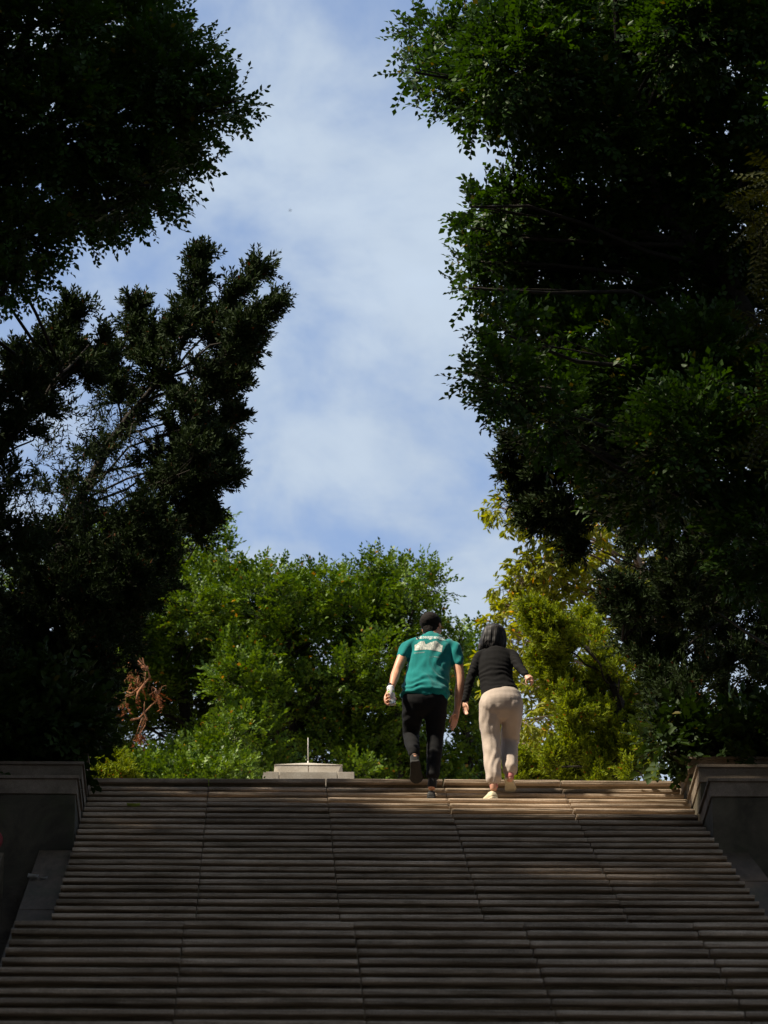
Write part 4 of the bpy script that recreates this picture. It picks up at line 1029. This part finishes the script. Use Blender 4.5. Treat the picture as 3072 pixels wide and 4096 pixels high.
# T-shirt
b = Body()
def sec(cx, cy, dy, half, deep): return J(cx, cy, dy), (half * U, deep)
S = [sec(578, 298, .285, 66, .070), sec(576, 322, .280, 112, .085), sec(571, 360, .272, 172, .105), sec(567, 410, .262, 196, .122), sec(562, 480, .245, 188, .132), sec(553, 550, .222, 182, .132), sec(540, 625, .195, 182, .128), sec(527, 700, .168, 188, .140), sec(521, 762, .15, 198, .155), sec(520, 798, .14, 206, .164)]
b.limb([s[0] for s in S], [s[1] for s in S], n=28)
b.limb([J(430, 375, .262), J(372, 398, .255), J(331, 478, .20)], [.066, .070, (.060, .058)], n=18)
b.limb([J(700, 380, .262), J(768, 412, .25), J(789, 535, .215)], [.066, .070, (.056, .058)], n=18)
sx0, sz0 = J(540, 620, .2).x, J(540, 620, .2).z
def shirt_fold(p, n_):
    x, z = p.x - sx0, p.z - sz0
    w = .05 * nz(p, 7, 1)
    low = max(0, min(1, (.20 - z) / .30))
    a = math.sin((x * .80 + z * .62 + w) * 62) ; a = max(a, -.3)
    f = .0095 * a * low * max(.15, min(1, .6 + 1.6 * nz(p, 5, 4)))
    f += .0065 * math.sin((x * .15 + z + .6 * x * x + w * 1.6) * 70) * max(0, min(1, (-z - .02) / .12))
    f += .0065 * math.sin((x * 1.0 - z * .5 + w * .6) * 55) * (1 if abs(x) > .10 else abs(x) / .10) * max(0, min(1, (z + .05) / .15)) * .8
    return f + .003 * nz(p, 16, 7) - .0012
shirt_me = b.fuse('t_shirt', M['teal'], .0075, 4, shirt_fold)
# trim the hem along a slanted line
shirt = world_child('t_shirt', shirt_me, man)
# trousers
def trousers(hip, legs, mt, par, fold, extra=(), voxel=.0085):
    b = Body()
    b.limb([h[0] for h in hip], [h[1] for h in hip], n=26)
    for lg in legs: b.limb([l[0] for l in lg], [l[1] for l in lg], n=18)
    for c, r in extra: b.ball(c, r)
    return world_child('trousers', b.fuse('trousers', mt, voxel, 4, fold), par)
hip = [(J(516, 752, .14), (176*U, .118)), (J(515, 800, .135), (184*U, .13)), (J(515, 850, .13), (190*U, .138)), (J(515, 905, .13), (176*U, .12))]
lgs = [[(J(x, y, dy), (w*U, w*U*1.05)) for x, y, dy, w in ((428, 880, .14, 98), (415, 960, .17, 88), (408, 1040, .23, 77), (403, 1125, .285, 68), (410, 1185, .18, 62), (424, 1245, .06, 52), (432, 1278, .018, 46))],
       [(J(x, y, dy), (w*U, w*U*1.05)) for x, y, dy, w in ((600, 880, .14, 102), (605, 960, .15, 93), (605, 1050, .165, 80), (602, 1150, .175, 70), (596, 1260, .13, 65), (590, 1370, .09, 59), (584, 1440, .068, 56), (582, 1462, .064, 56))]]
def tr_fold(p, n_):
    return .0045 * math.sin(p.z * 75 + 3.5 * nz(p, 6, 2) + p.x * 20) * max(0, nz(p, 3.5, 9) + .35) + .002 * nz(p, 20, 5)
trousers(hip, lgs, M['black_twill'], man, tr_fold)
b = Body(); b.limb([J(581, 1480, .058), J(577, 1545, .05)], [.041, .043]); s_ = b.fuse('sock', M['sock'], .006, 2); world_child('sock', s_, man)
b = Body(); b.limb([J(431, 1300, .012), J(434, 1352, -.012)], [.040, .043]); world_child('sock', b.fuse('sock', M['sock'], .006, 2), man)
hz = J(568, 1638, 0); tz3 = up_nose(3)[1] + .001
heel = Vector((hz.x, hz.y - .012, tz3)); shoe(heel, heel + Vector((.03, .285, 0)), Vector((0, 0, 1)), M['shoe_b'], M['sole_b'], man, 1.0, 1.12)
heel = J(436, 1342, -.075); shoe(heel, J(450, 1522, .075), Vector((.05, .8, .5)), M['shoe_b'], M['sole_b'], man, 1.0, 1.2)

# print on the back of the shirt, laid on the cloth
bvh = BVHTree.FromPolygons([v.co.copy() for v in shirt_me.vertices], [tuple(p.vertices) for p in shirt_me.polygons])
def onshirt(cx, cy, off=.0016):
    p = J(cx, cy, 0); d = (p - CAM).normalized()
    h = bvh.ray_cast(CAM, d)
    if h[0] is None: return p + d * .2
    return h[0] - d * off
def text_mesh(body, name, mt, x0, x1, yc, hgt, curve=0.0, slant=0.0, bold=0.0):
    cu = bpy.data.curves.new('tmp', 'FONT'); cu.body = body; cu.size = 1; cu.offset = bold; cu.resolution_u = 2
    o = bpy.data.objects.new('tmp', cu); COL.objects.link(o)
    dg = bpy.context.evaluated_depsgraph_get(); me = bpy.data.meshes.new_from_object(o.evaluated_get(dg)); bpy.data.objects.remove(o)
    bm = bmesh.new(); bm.from_mesh(me)
    bmesh.ops.subdivide_edges(bm, edges=[e for e in bm.edges if e.calc_length() > .3], cuts=2)
    bmesh.ops.triangulate(bm, faces=bm.faces)
    xs = [v.co.x for v in bm.verts]; ys = [v.co.y for v in bm.verts]
    for v in bm.verts:
        u = (v.co.x - min(xs)) / (max(xs) - min(xs)); w = (v.co.y - min(ys)) / (max(ys) - min(ys))
        v.co = onshirt(x0 + (x1 - x0) * u, yc + slant * (u - .5) + curve * (2*u - 1) ** 2 - hgt * (w - .5))
    bm.to_mesh(me); bm.free(); me.name = name; me.materials.append(mt); me.update()
    return me
c7 = lambda x, y: ((1550 + x / 5.53 - 1450) / .4822, (2520 + y / 5.53 - 2400) / .4822)
world_child('lettering', text_mesh('ONE DEGREE BEYOND', 'lettering', M['print_w'], c7(630, 0)[0], c7(1268, 0)[0], c7(0, 163)[1], 19, 5, 6, .03), shirt)
def bars(name, rows, mt):
    for (xa, ya, xb, yb, h) in rows:
        mb = MB(); n = 8; P = []
        for i in range(n + 1):
            f = i / n; X_, Y_ = c7(xa + (xb-xa)*f, ya + (yb-ya)*f)
            P += [onshirt(X_, Y_ - h/2), onshirt(X_, Y_ + h/2)]
        mb.add(P, [(2*i, 2*i+1, 2*i+3, 2*i+2) for i in range(n)])
        world_child(name, mb.mesh(name, mt), shirt)
bars('small_print', [(630, 195, 770, 182, 3.2), (640, 205, 700, 199, 2.5), (1130, 198, 1280, 225, 3.2), (1150, 212, 1230, 227, 2.5), (915, 198, 970, 198, 7)], M['print_w'])
bars('faint_print', [(580, 505, 830, 482, 3), (580, 518, 820, 497, 3), (920, 598, 1000, 600, 2), (1000, 578, 1160, 600, 3), (1030, 592, 1160, 615, 3)], M['print_l'])
m, t, bs = mat('mountain_print')
tcn = N(t, 'ShaderNodeTexCoord'); wv = N(t, 'ShaderNodeTexNoise', i_Scale=34.0, i_Detail=4.0, i_Distortion=2.2); mpp = N(t, 'ShaderNodeMapping'); mpp.inputs['Scale'].default_value = (1.1, 1, .5); mpp.inputs['Rotation'].default_value = (0, R(25), 0)
t.links.new(tcn.outputs['Object'], mpp.inputs[0]); t.links.new(mpp.outputs[0], wv.inputs['Vector'])
rp = N(t, 'ShaderNodeValToRGB'); t.links.new(wv.outputs[0], rp.inputs[0]); rp.color_ramp.elements[0].position = .38; rp.color_ramp.elements[0].color = (.20, .24, .22, 1); rp.color_ramp.elements[1].position = .66; rp.color_ramp.elements[1].color = (.62, .60, .54, 1)
t.links.new(rp.outputs[0], bs.inputs['Base Color']); bs.inputs['Roughness'].default_value = .8
top = [(600, 330), (650, 312), (690, 272), (730, 250), (810, 240), (840, 308), (862, 318), (920, 282), (1000, 258), (1070, 232), (1140, 290), (1222, 358)]
bot = [(596, 455), (720, 440), (840, 432), (960, 440), (1080, 462), (1196, 490)]
def interp(pl, x):
    for a, c in zip(pl, pl[1:]):
        if x <= c[0]: return a[1] + (c[1]-a[1]) * (x-a[0]) / (c[0]-a[0])
    return pl[-1][1]
mb = MB(); nx_, ny_ = 40, 8; P = []
for i in range(nx_ + 1):
    x = 600 + 600 * i / nx_
    for j in range(ny_ + 1):
        f = j / ny_; y = interp(top, x) * (1-f) + interp(bot, x) * f
        P.append(onshirt(*c7(x + (22 * (1-f) if i == nx_ else 0), y)))
mb.add(P, [(i*(ny_+1)+j, i*(ny_+1)+j+1, (i+1)*(ny_+1)+j+1, (i+1)*(ny_+1)+j) for i in range(nx_) for j in range(ny_)])
world_child('mountain_print', mb.mesh('mountain_print', m, smooth=True), shirt)

# ---- the bottle
M['pet'] = simple('bottle_plastic', (.62, .64, .66), .15, spec=.5); M['lab'] = simple('bottle_label', (.72, .70, .74), .45, .06, 40)
M['cap'] = simple('bottle_cap', (.04, .045, .055), .5); M['lab_g'] = simple('label_green', (.30, .50, .06), .5); M['lab_d'] = simple('label_ink', (.05, .06, .08), .5)
M['pet'].node_tree.nodes['Principled BSDF'].inputs['Transmission Weight'].default_value = .55
bot_ = empty('bottle', bb, 'white-labelled water bottle with a dark cap in the man\'s left hand', 'bottle')
ax = Matrix((bx, by, BA)).transposed()
mb = MB(); mb.lathe(bb, [(.012, .006), (.024, .0), (BR - .002, .006), (BR, .016), (BR - .001, .03), (BR - .001, bl_ * .86), (BR - .006, bl_ * .97), (.018, bl_ * 1.02), (.0135, bl_ * 1.05), (.0135, bl_ * 1.09)], 28, ax=ax)
world_child('bottle_body', mb.mesh('bottle_body', M['pet'], smooth=True), bot_)
mb = MB(); mb.lathe(bb, [(.0158, bl_ * 1.055), (.0162, bl_ * 1.06), (.0162, bl_ * 1.145), (.0145, bl_ * 1.155)], 24, ax=ax); world_child('cap', mb.mesh('cap', M['cap'], smooth=False), bot_)
mb = MB(); mb.lathe(bb, [(BR - .002, bl_ * .24), (BR + .0006, bl_ * .245), (BR + .0006, bl_ * .95), (BR - .006, bl_ * 1.0)], 32, ax=ax)
lab = world_child('label', mb.mesh('label', M['lab'], smooth=True), bot_)
def patch(name, th0, th1, f0, f1, mt):
    mb = MB(); P = []
    for i in range(7):
        th = th0 + (th1 - th0) * i / 6; P += [onb(th, f0 + .02 * i / 6, BR + .0012), onb(th, f1 + .02 * i / 6, BR + .0012)]
    mb.add(P, [(2*i, 2*i+2, 2*i+3, 2*i+1) for i in range(6)]); world_child(name, mb.mesh(name, mt), lab)
patch('green_mark', 195, 245, .62, .70, M['lab_g']); patch('green_mark', 292, 335, .58, .70, M['lab_g']); patch('ink_mark', 218, 230, .84, .90, M['lab_d']); patch('ink_mark', 205, 245, .76, .785, M['lab_d'])
patch('ink_mark', 268, 280, .40, .55, M['lab_d']); patch('ink_mark', 290, 330, .86, .90, M['lab_d']); patch('ink_mark', 262, 272, .27, .31, M['lab_d'])

# ---- the woman
wom = empty('person', J(1120, 1636, .1), 'woman with dark shoulder-length hair in a black top and beige trousers', 'person', 'the two people climbing the steps')
HW = head_frame(R(18), R(-4), R(4)); hc = J(1095, 316, .30); kw_ = 1.0
b = Body(); qw = add_head(b, hc, HW, kw_)
b.limb([hc - HW[2]*.03 - HW[1]*.02, J(1098, 385, .265), J(1102, 440, .24)], [(.05, .052), (.05, .05), (.07, .06)])
b.limb([J(1103, 430, .24), J(1103, 520, .21), J(1108, 660, .165), J(1138, 800, .13), J(1150, 880, .12)], [(.10, .055), (.13, .08), (.12, .075), (.13, .08), (.15, .09)])
sl, el, wl = J(968, 468, .235), J(895, 655, .17), J(853, 838, .15)
sr, er, wr = J(1238, 455, .235), J(1300, 556, .11), J(1362, 628, -.01)
b.limb([J(1040, 445, .235), sl, el, wl], [.045, .042, .034, .023]); b.limb([J(1165, 440, .235), sr, er, wr], [.045, .042, .034, .023])
b.limb([J(1065, 900, .12), J(1070, 1180, .15), J(1078, 1330, .1), J(1087, 1510, .03), J(1088, 1570, .03)], [.07, .05, .045, .033, .032])
b.limb([J(1235, 900, .13), J(1220, 1200, .30), J(1222, 1320, .2), J(1225, 1440, .095), J(1222, 1490, .07)], [.07, .05, .045, .033, .032])
# left hand: fingers down, thumb to the right
p_ = J(848, 885, .145); b.limb([wl, wl.lerp(p_, .5), p_], [(.023, .018), (.032, .016), (.034, .014)], side=(.8, -.6, 0))
for i, (x, y, dy, ln) in enumerate(((832, 892, .16, .85), (843, 900, .15, 1.0), (854, 902, .14, 1.0), (864, 898, .13, .9))):
    finger(b, J(x, y - 14, dy), [J(x + 2, y + 18*ln, dy - .004), J(x + 6, y + 36*ln, dy - .014), J(x + 12, y + 50*ln, dy - .03)], .0074)
finger(b, J(858, 862, .125), [J(872, 878, .105), J(877, 898, .10), J(876, 914, .10)], .0082)
# right hand: loosely closed, seen from the back
p_ = J(1384, 652, -.05); b.limb([wr, wr.lerp(p_, .5), p_], [(.023, .018), (.033, .017), (.035, .016)], side=(.75, .2, .6))
for i, (x, y, dy) in enumerate(((1402, 634, -.06), (1408, 650, -.055), (1404, 668, -.05), (1394, 682, -.04))):
    finger(b, J(x - 12, y, dy), [J(x + 8, y + 8, dy - .008), J(x + 6, y + 24, dy + .006), J(x - 8, y + 30, dy + .016)], .0078)
finger(b, J(1368, 660, -.04), [J(1356, 672, -.045), J(1358, 690, -.05), J(1368, 700, -.052)], .0084)
world_child('body', b.fuse('body', M['skin_w'], .0046, 3, keep=.28), wom); eyes(qw, HW, wom, kw_)
# hair: bob swinging to the left
b = Body()
b.ball(hc + HW[2]*.036 - HW[1]*.006, (.093, .108, .098), HW, 20)
b.limb([J(1092, 262, .29), J(1090, 310, .275), J(1083, 355, .26), J(1076, 392, .25)], [(98*U, .10), (107*U, .092), (113*U, .075), (104*U, .052)], n=24)
b.limb([J(1030, 320, .28), J(995, 375, .27), J(975, 412, .262)], [.05, .036, .014]); b.limb([J(1150, 300, .28), J(1172, 345, .29), J(1180, 372, .30)], [.05, .034, .012])
hx = hc.x; cs = [nz((i, 0, 0), 3.7) for i in range(3)]
def hair_fold(p, n_):
    a = math.atan2(p.y - hc.y, p.x - hx)
    if n_.dot(HW[1]) > .35 and p.z < hc.z + .05 and p.y > hc.y + .02: return -.03
    return   .0018 * math.sin(a * 34 + 6 * nz(p, 5, 3)) + .004 * math.sin(a * 13 + 9 * nz(p, 3, 6)) * max(0, min(1, (hc.z + .10 - p.z) / .12)) + .004 * nz(p, 12, 1)
world_child('hair', b.fuse('hair', M['hair_w'], .006, 3, hair_fold), wom)
rngh = np.random.default_rng(5); mb = MB()
for i in range(46):
    x = rngh.uniform(985, 1180); q0 = J(x * .55 + 1090 * .45, 330, .20); xe = 1078 + (x - 1085) * 1.16
    q2 = J(xe, 398 + rngh.uniform(-12, 20) + (1085 - x) * .09, .20 + abs(x - 1085) * .0007); q1 = (q0 + q2) / 2 + Vector((0, -.012, 0))
    mb.tube([q0, q1, q2], [.0035, .003, .0008], 5, cap=False)
hr = world_child('hair_strand', mb.mesh('hair_strand', M['hair_w'], smooth=True), wom); tag(hr, kind='stuff')
# black top
b = Body()
S = [sec(1098, 392, .262, 52, .058), sec(1100, 414, .255, 66, .068), sec(1103, 436, .245, 118, .078), sec(1104, 470, .235, 146, .09), sec(1102, 530, .215, 149, .104), sec(1102, 600, .19, 144, .104), sec(1112, 680, .165, 141, .102), sec(1128, 740, .148, 150, .11), sec(1138, 772, .14, 160, .118)]
b.limb([s[0] for s in S], [s[1] for s in S], n=26)
b.limb([J(1030, 450, .24), J(972, 472, .236), J(932, 560, .205), J(895, 655, .17), J(872, 750, .158), J(853, 838, .15)], [.056, .055, .049, .043, .037, .033], n=16)
b.limb([J(1180, 445, .24), J(1240, 462, .232), J(1278, 512, .165), J(1302, 556, .11), J(1335, 595, .045), J(1361, 626, -.008)], [.056, .055, .049, .044, .037, .032], n=16)
tx, tz = J(1102, 600, .19).x, J(1102, 600, .19).z
def top_fold(p, n_):
    x, z = p.x - tx, p.z - tz; w = .04 * nz(p, 8, 2)
    mid = math.exp(-((z + .05) / .13) ** 2)
    return .004 * math.sin((z + .9 * x * x + w) * 120) * mid * (.4 + .6 * max(0, nz(p, 6, 3) + .5)) + .0025 * math.sin((p.x * .6 + p.z) * 150 + 5 * nz(p, 9)) * (1 if abs(x) > .16 else 0) * .8 + .002 * nz(p, 18, 4)
tops = world_child('black_top', b.fuse('black_top', M['black_knit'], .007, 3, top_fold), wom)
# beige trousers
hip = [(J(1140, 768, .135), (152*U, .112)), (J(1146, 805, .13), (168*U, .128)), (J(1150, 855, .122), (184*U, .142)), (J(1150, 910, .125), (184*U, .135)), (J(1150, 950, .135), (170*U, .11))]
lgs = [[(J(x, y, dy), (w*U, w*U*1.08)) for x, y, dy, w in ((1062, 920, .13, 98), (1058, 985, .14, 92), (1060, 1070, .15, 84), (1068, 1170, .155, 78), (1074, 1270, .125, 74), (1080, 1370, .085, 70), (1086, 1450, .05, 66), (1088, 1490, .038, 60), (1088, 1512, .034, 47))],
       [(J(x, y, dy), (w*U, w*U*1.08)) for x, y, dy, w in ((1236, 920, .13, 97), (1236, 985, .17, 90), (1230, 1070, .235, 82), (1222, 1160, .29, 76), (1219, 1235, .27, 73), (1220, 1310, .20, 69), (1223, 1370, .145, 66), (1226, 1408, .112, 63), (1228, 1430, .098, 48))]]
def bg_fold(p, n_):
    k_ = max(0, nz(p, 3.2, 8) + .45); low = max(.35, min(1, (tz - .22 - p.z) / .35))
    return ((.0042 * math.sin(p.z * 36 + 4.0 * nz(p, 4, 2) + p.x * 48) + .0032 * math.sin(p.x * 85 - p.z * 16 + 5 * nz(p, 5, 7))) * k_ * low + .003 * nz(p, 14, 5)) * (0.35 if p.z > tz - .38 else 1)
tz_ = tz
trousers(hip, lgs, M['beige'], wom, bg_fold, [(J(1076, 876, .082), (.105, .092, .115)), (J(1228, 884, .086), (.105, .092, .115))], .0075)
hz = J(1098, 1632, 0); heel = Vector((hz.x, hz.y - .008, tz3)); shoe(heel, heel + Vector((-.115, .225, 0)), Vector((0, 0, 1)), M['shoe_c'], M['sole_c'], wom, .95, 1.12)
tz2 = up_nose(2)[1]
ball_ = J(1238, 1603, .34); toe = Vector((ball_.x, ball_.y, tz2 + .012)); heel = J(1212, 1490, .055)
shoe(heel, heel + (toe - heel).normalized() * .255, Vector((.02, .55, .83)), M['shoe_c'], M['sole_c'], wom, .95, 1.12)
b = Body(); b.limb([J(1224, 1448, .09), J(1220, 1478, .075)], [.037, .039]); world_child('sock', b.fuse('sock', M['pink'], .006, 2), wom)
b = Body(); b.limb([J(1088, 1528, .034), J(1090, 1550, .034)], [.037, .040]); world_child('sock', b.fuse('sock', M['pink'], .006, 2), wom)

# ------------------------------------------------------------------ dead red twigs on the leftmost plaza tree
D4 = lambda x, y, dY=0.0: at((350 + x * .7535) / 4, (2050 + y * .7535) / 4, 49.6 + dY)
M['deadwood'] = simple('dead_wood', (0.26, 0.115, 0.055), .85, .3, 40)
def dead_branch(paths, fans, spots_, seed):
    mb = MB(); g = np.random.default_rng(seed)
    for pts, r in paths:
        P = [Vector(D4(*p)) + Vector(g.normal(0, .012, 3)) for p in pts]
        mb.tube(P, [r * (1 - .6 * i / (len(P) - 1)) for i in range(len(P))], 6, cap=False)
    Pp, Dd_ = [], []
    for (x, y, tx_, ty_, n) in fans:
        for i in range(n):
            a = Vector(D4(x + g.normal(0, 5), y + g.normal(0, 5))); e = Vector(D4(tx_ + g.normal(0, 26), ty_ + g.normal(0, 26), g.normal(0, .12)))
            m_ = (a + e) / 2 + Vector((0, g.normal(0, .05), abs(g.normal(0, .08))))
            mb.tube([a, m_, e, e + Vector((g.normal(0, .02), 0, -.05))], [.006, .0045, .003, .002], 4, cap=False)
            if i % 3 == 0: Pp.append(e); Dd_.append((g.normal(0, .3), g.normal(0, .3), -1))
    for (x, y, s, n) in spots_:
        for i in range(n):
            Pp.append(D4(x + g.normal(0, s), y + g.normal(0, s), g.normal(0, .08))); Dd_.append((g.normal(0, .4), g.normal(0, .4), -1))
    o = world_child('dead_branch', mb.mesh('dead_branch', M['deadwood'], smooth=True), t1)
    o['label'] = 'bare reddish dead branch with withered leaves'
    l = world_child('dead_leaves', foliage_mesh('dead_leaves', 'dead', Pp, Dd_, .6, [M['dead'], M['deadwood']]), o); tag(l, kind='stuff')
dead_branch([([(250, 1000), (268, 955), (300, 920), (316, 870), (318, 825), (300, 800), (285, 745)], .015), ([(300, 920), (270, 940), (235, 965), (190, 985)], .010), ([(316, 830), (250, 800), (215, 815)], .009)],
            [(312, 825, 215, 790, 9), (312, 825, 250, 870, 9), (312, 825, 285, 905, 5), (240, 965, 180, 990, 3)], [(175, 985, 12, 8), (205, 985, 9, 4), (260, 890, 26, 8), (222, 830, 16, 4)], 3)
dead_branch([([(230, 1110), (270, 1095), (300, 1060), (338, 1030), (368, 990), (372, 940)], .011), ([(300, 1060), (316, 1090), (300, 1130), (280, 1170)], .012), ([(300, 1062), (298, 1008)], .011)],
            [(372, 985, 365, 930, 4), (315, 1090, 282, 1160, 4)], [(368, 955, 8, 7), (285, 1150, 10, 6), (272, 1175, 6, 4), (352, 940, 6, 3)], 4)
# single red-tipped shoot on the young shrub
# ------------------------------------------------------------------ small things
# bird far up
M['bird'] = simple('bird_plumage', (.03, .028, .03), .8)
bp_ = at(1160 / 4, 842 / 4, 430)
bd = empty('bird', bp_, 'tiny dark bird flying alone in the middle of the sky', 'bird')
b = Body(); b.limb([bp_ + Vector((-.13, 0, -.03)), bp_, bp_ + Vector((.12, 0, .025)), bp_ + Vector((.17, 0, .03))], [(.02, .02), (.045, .045), (.038, .036), (.014, .014)], side=(0, 1, 0))
world_child('body', b.mesh('body', M['bird'], smooth=True), bd)
for s in (-1, 1):
    mb = MB(); a = bp_ + Vector((.05, s * .03, .03)); c = bp_ + Vector((-.03, s * .03, .02))
    e1 = bp_ + Vector((.07, s * .17, .07)); e2 = bp_ + Vector((-.04, s * .17, .06)); tpp = bp_ + Vector((-.05, s * .34, .0)); up_ = Vector((0, 0, .006))
    mb.add([a, c, e2, e1, tpp, a + up_, c + up_, e2 + up_, e1 + up_, tpp + up_], [(0,1,2,3), (3,2,4), (5,8,7,6), (8,9,7), (0,3,8,5), (3,4,9,8), (1,6,7,2), (2,7,9,4)])
    world_child('wing', mb.mesh('wing', M['bird']), bd)
# leaf lying on a step and a scrap of paper on the cheek slab
M['leafy'] = simple('fallen_leaf', (.28, .34, .05), .6, .2, 40); M['paper'] = simple('paper', (.62, .62, .62), .85, .1, 30)
def lie(name, p, ln, wd, mt, label, cat, rot=.4, rise=.02):
    mb = MB(); c, s = math.cos(rot), math.sin(rot); P = []
    for i in range(6):
        f = i / 5; w = wd * math.sin(math.pi * min(.97, f + .06)) * .5
        for v in (-1, 0, 1):
            x, y = (f - .5) * ln, v * w; P.append((p.x + x*c - y*s, p.y + x*s + y*c, p.z + .004 + rise * (abs(v) * .5 + (f - .4) ** 2)))
    mb.add(P, [(i*3+j, i*3+3+j, i*3+4+j, i*3+1+j) for i in range(5) for j in range(2)])
    o = link(name, mb.mesh(name, mt, smooth=True), None); tag(o, label, cat); return o
k = 5
lp = at(885 * .6028 / 4, (2950 + 520 * .6028) / 4, up_nose(k)[0] + .012); lp.z = up_nose(k)[1]
lie('fallen_leaf', lp, .12, .05, M['leafy'], 'single green leaf lying on a step near the left end', 'leaf', .2, .05)
cy_ = min((28.5 + .01 * i for i in range(650)), key=lambda y_: abs(at(217 * .6028 / 4, (2950 + 945 * .6028) / 4, y_).z - slope_z(y_) + .226))
q = at(217 * .6028 / 4, (2950 + 945 * .6028) / 4, cy_)
lie('paper_scrap', q, .11, .09, M['paper'], 'crumpled scrap of white paper on the left cheek slab', 'litter', .7, .06)
q = at(285 * .6028 / 4, (2950 + 965 * .6028) / 4, cy_); q.z = slope_z(q.y) - .226
lie('paper_scrap', q, .07, .04, M['paper'], 'smaller grey paper scrap right of the white one on the left cheek slab', 'litter', .1, .03)
# round red thing at the left edge of the picture
M['red'] = simple('red_enamel', (.22, .012, .015), .4, .15, 20); M['redp'] = simple('pinkish_face', (.45, .20, .18), .5, .1, 20)
q = at(-9, 840, 34.9)
rd = empty('round_sign', (q.x, q.y, slope_z(q.y) - .5), 'red-rimmed round disc on a short post cut by the left edge', 'sign')
mb = MB(); fr_ = Matrix(((1, 0, 0), (0, 0, -1), (0, 1, 0)))
mb.lathe(q, [(.078, -.012), (.095, -.014), (.102, 0), (.095, .014), (.078, .012)], 28, ax=fr_); world_child('rim', mb.mesh('rim', M['red'], smooth=True), rd)
mb = MB(); mb.lathe(q, [(.077, -.006), (.077, .007)], 28, ax=fr_); world_child('face', mb.mesh('face', M['redp']), rd)
mb = MB(); mb.tube([(q.x, q.y + .03, slope_z(q.y) - .6), (q.x, q.y + .03, q.z + .05)], .016, 10); world_child('post', mb.mesh('post', M['red'], smooth=True), rd)
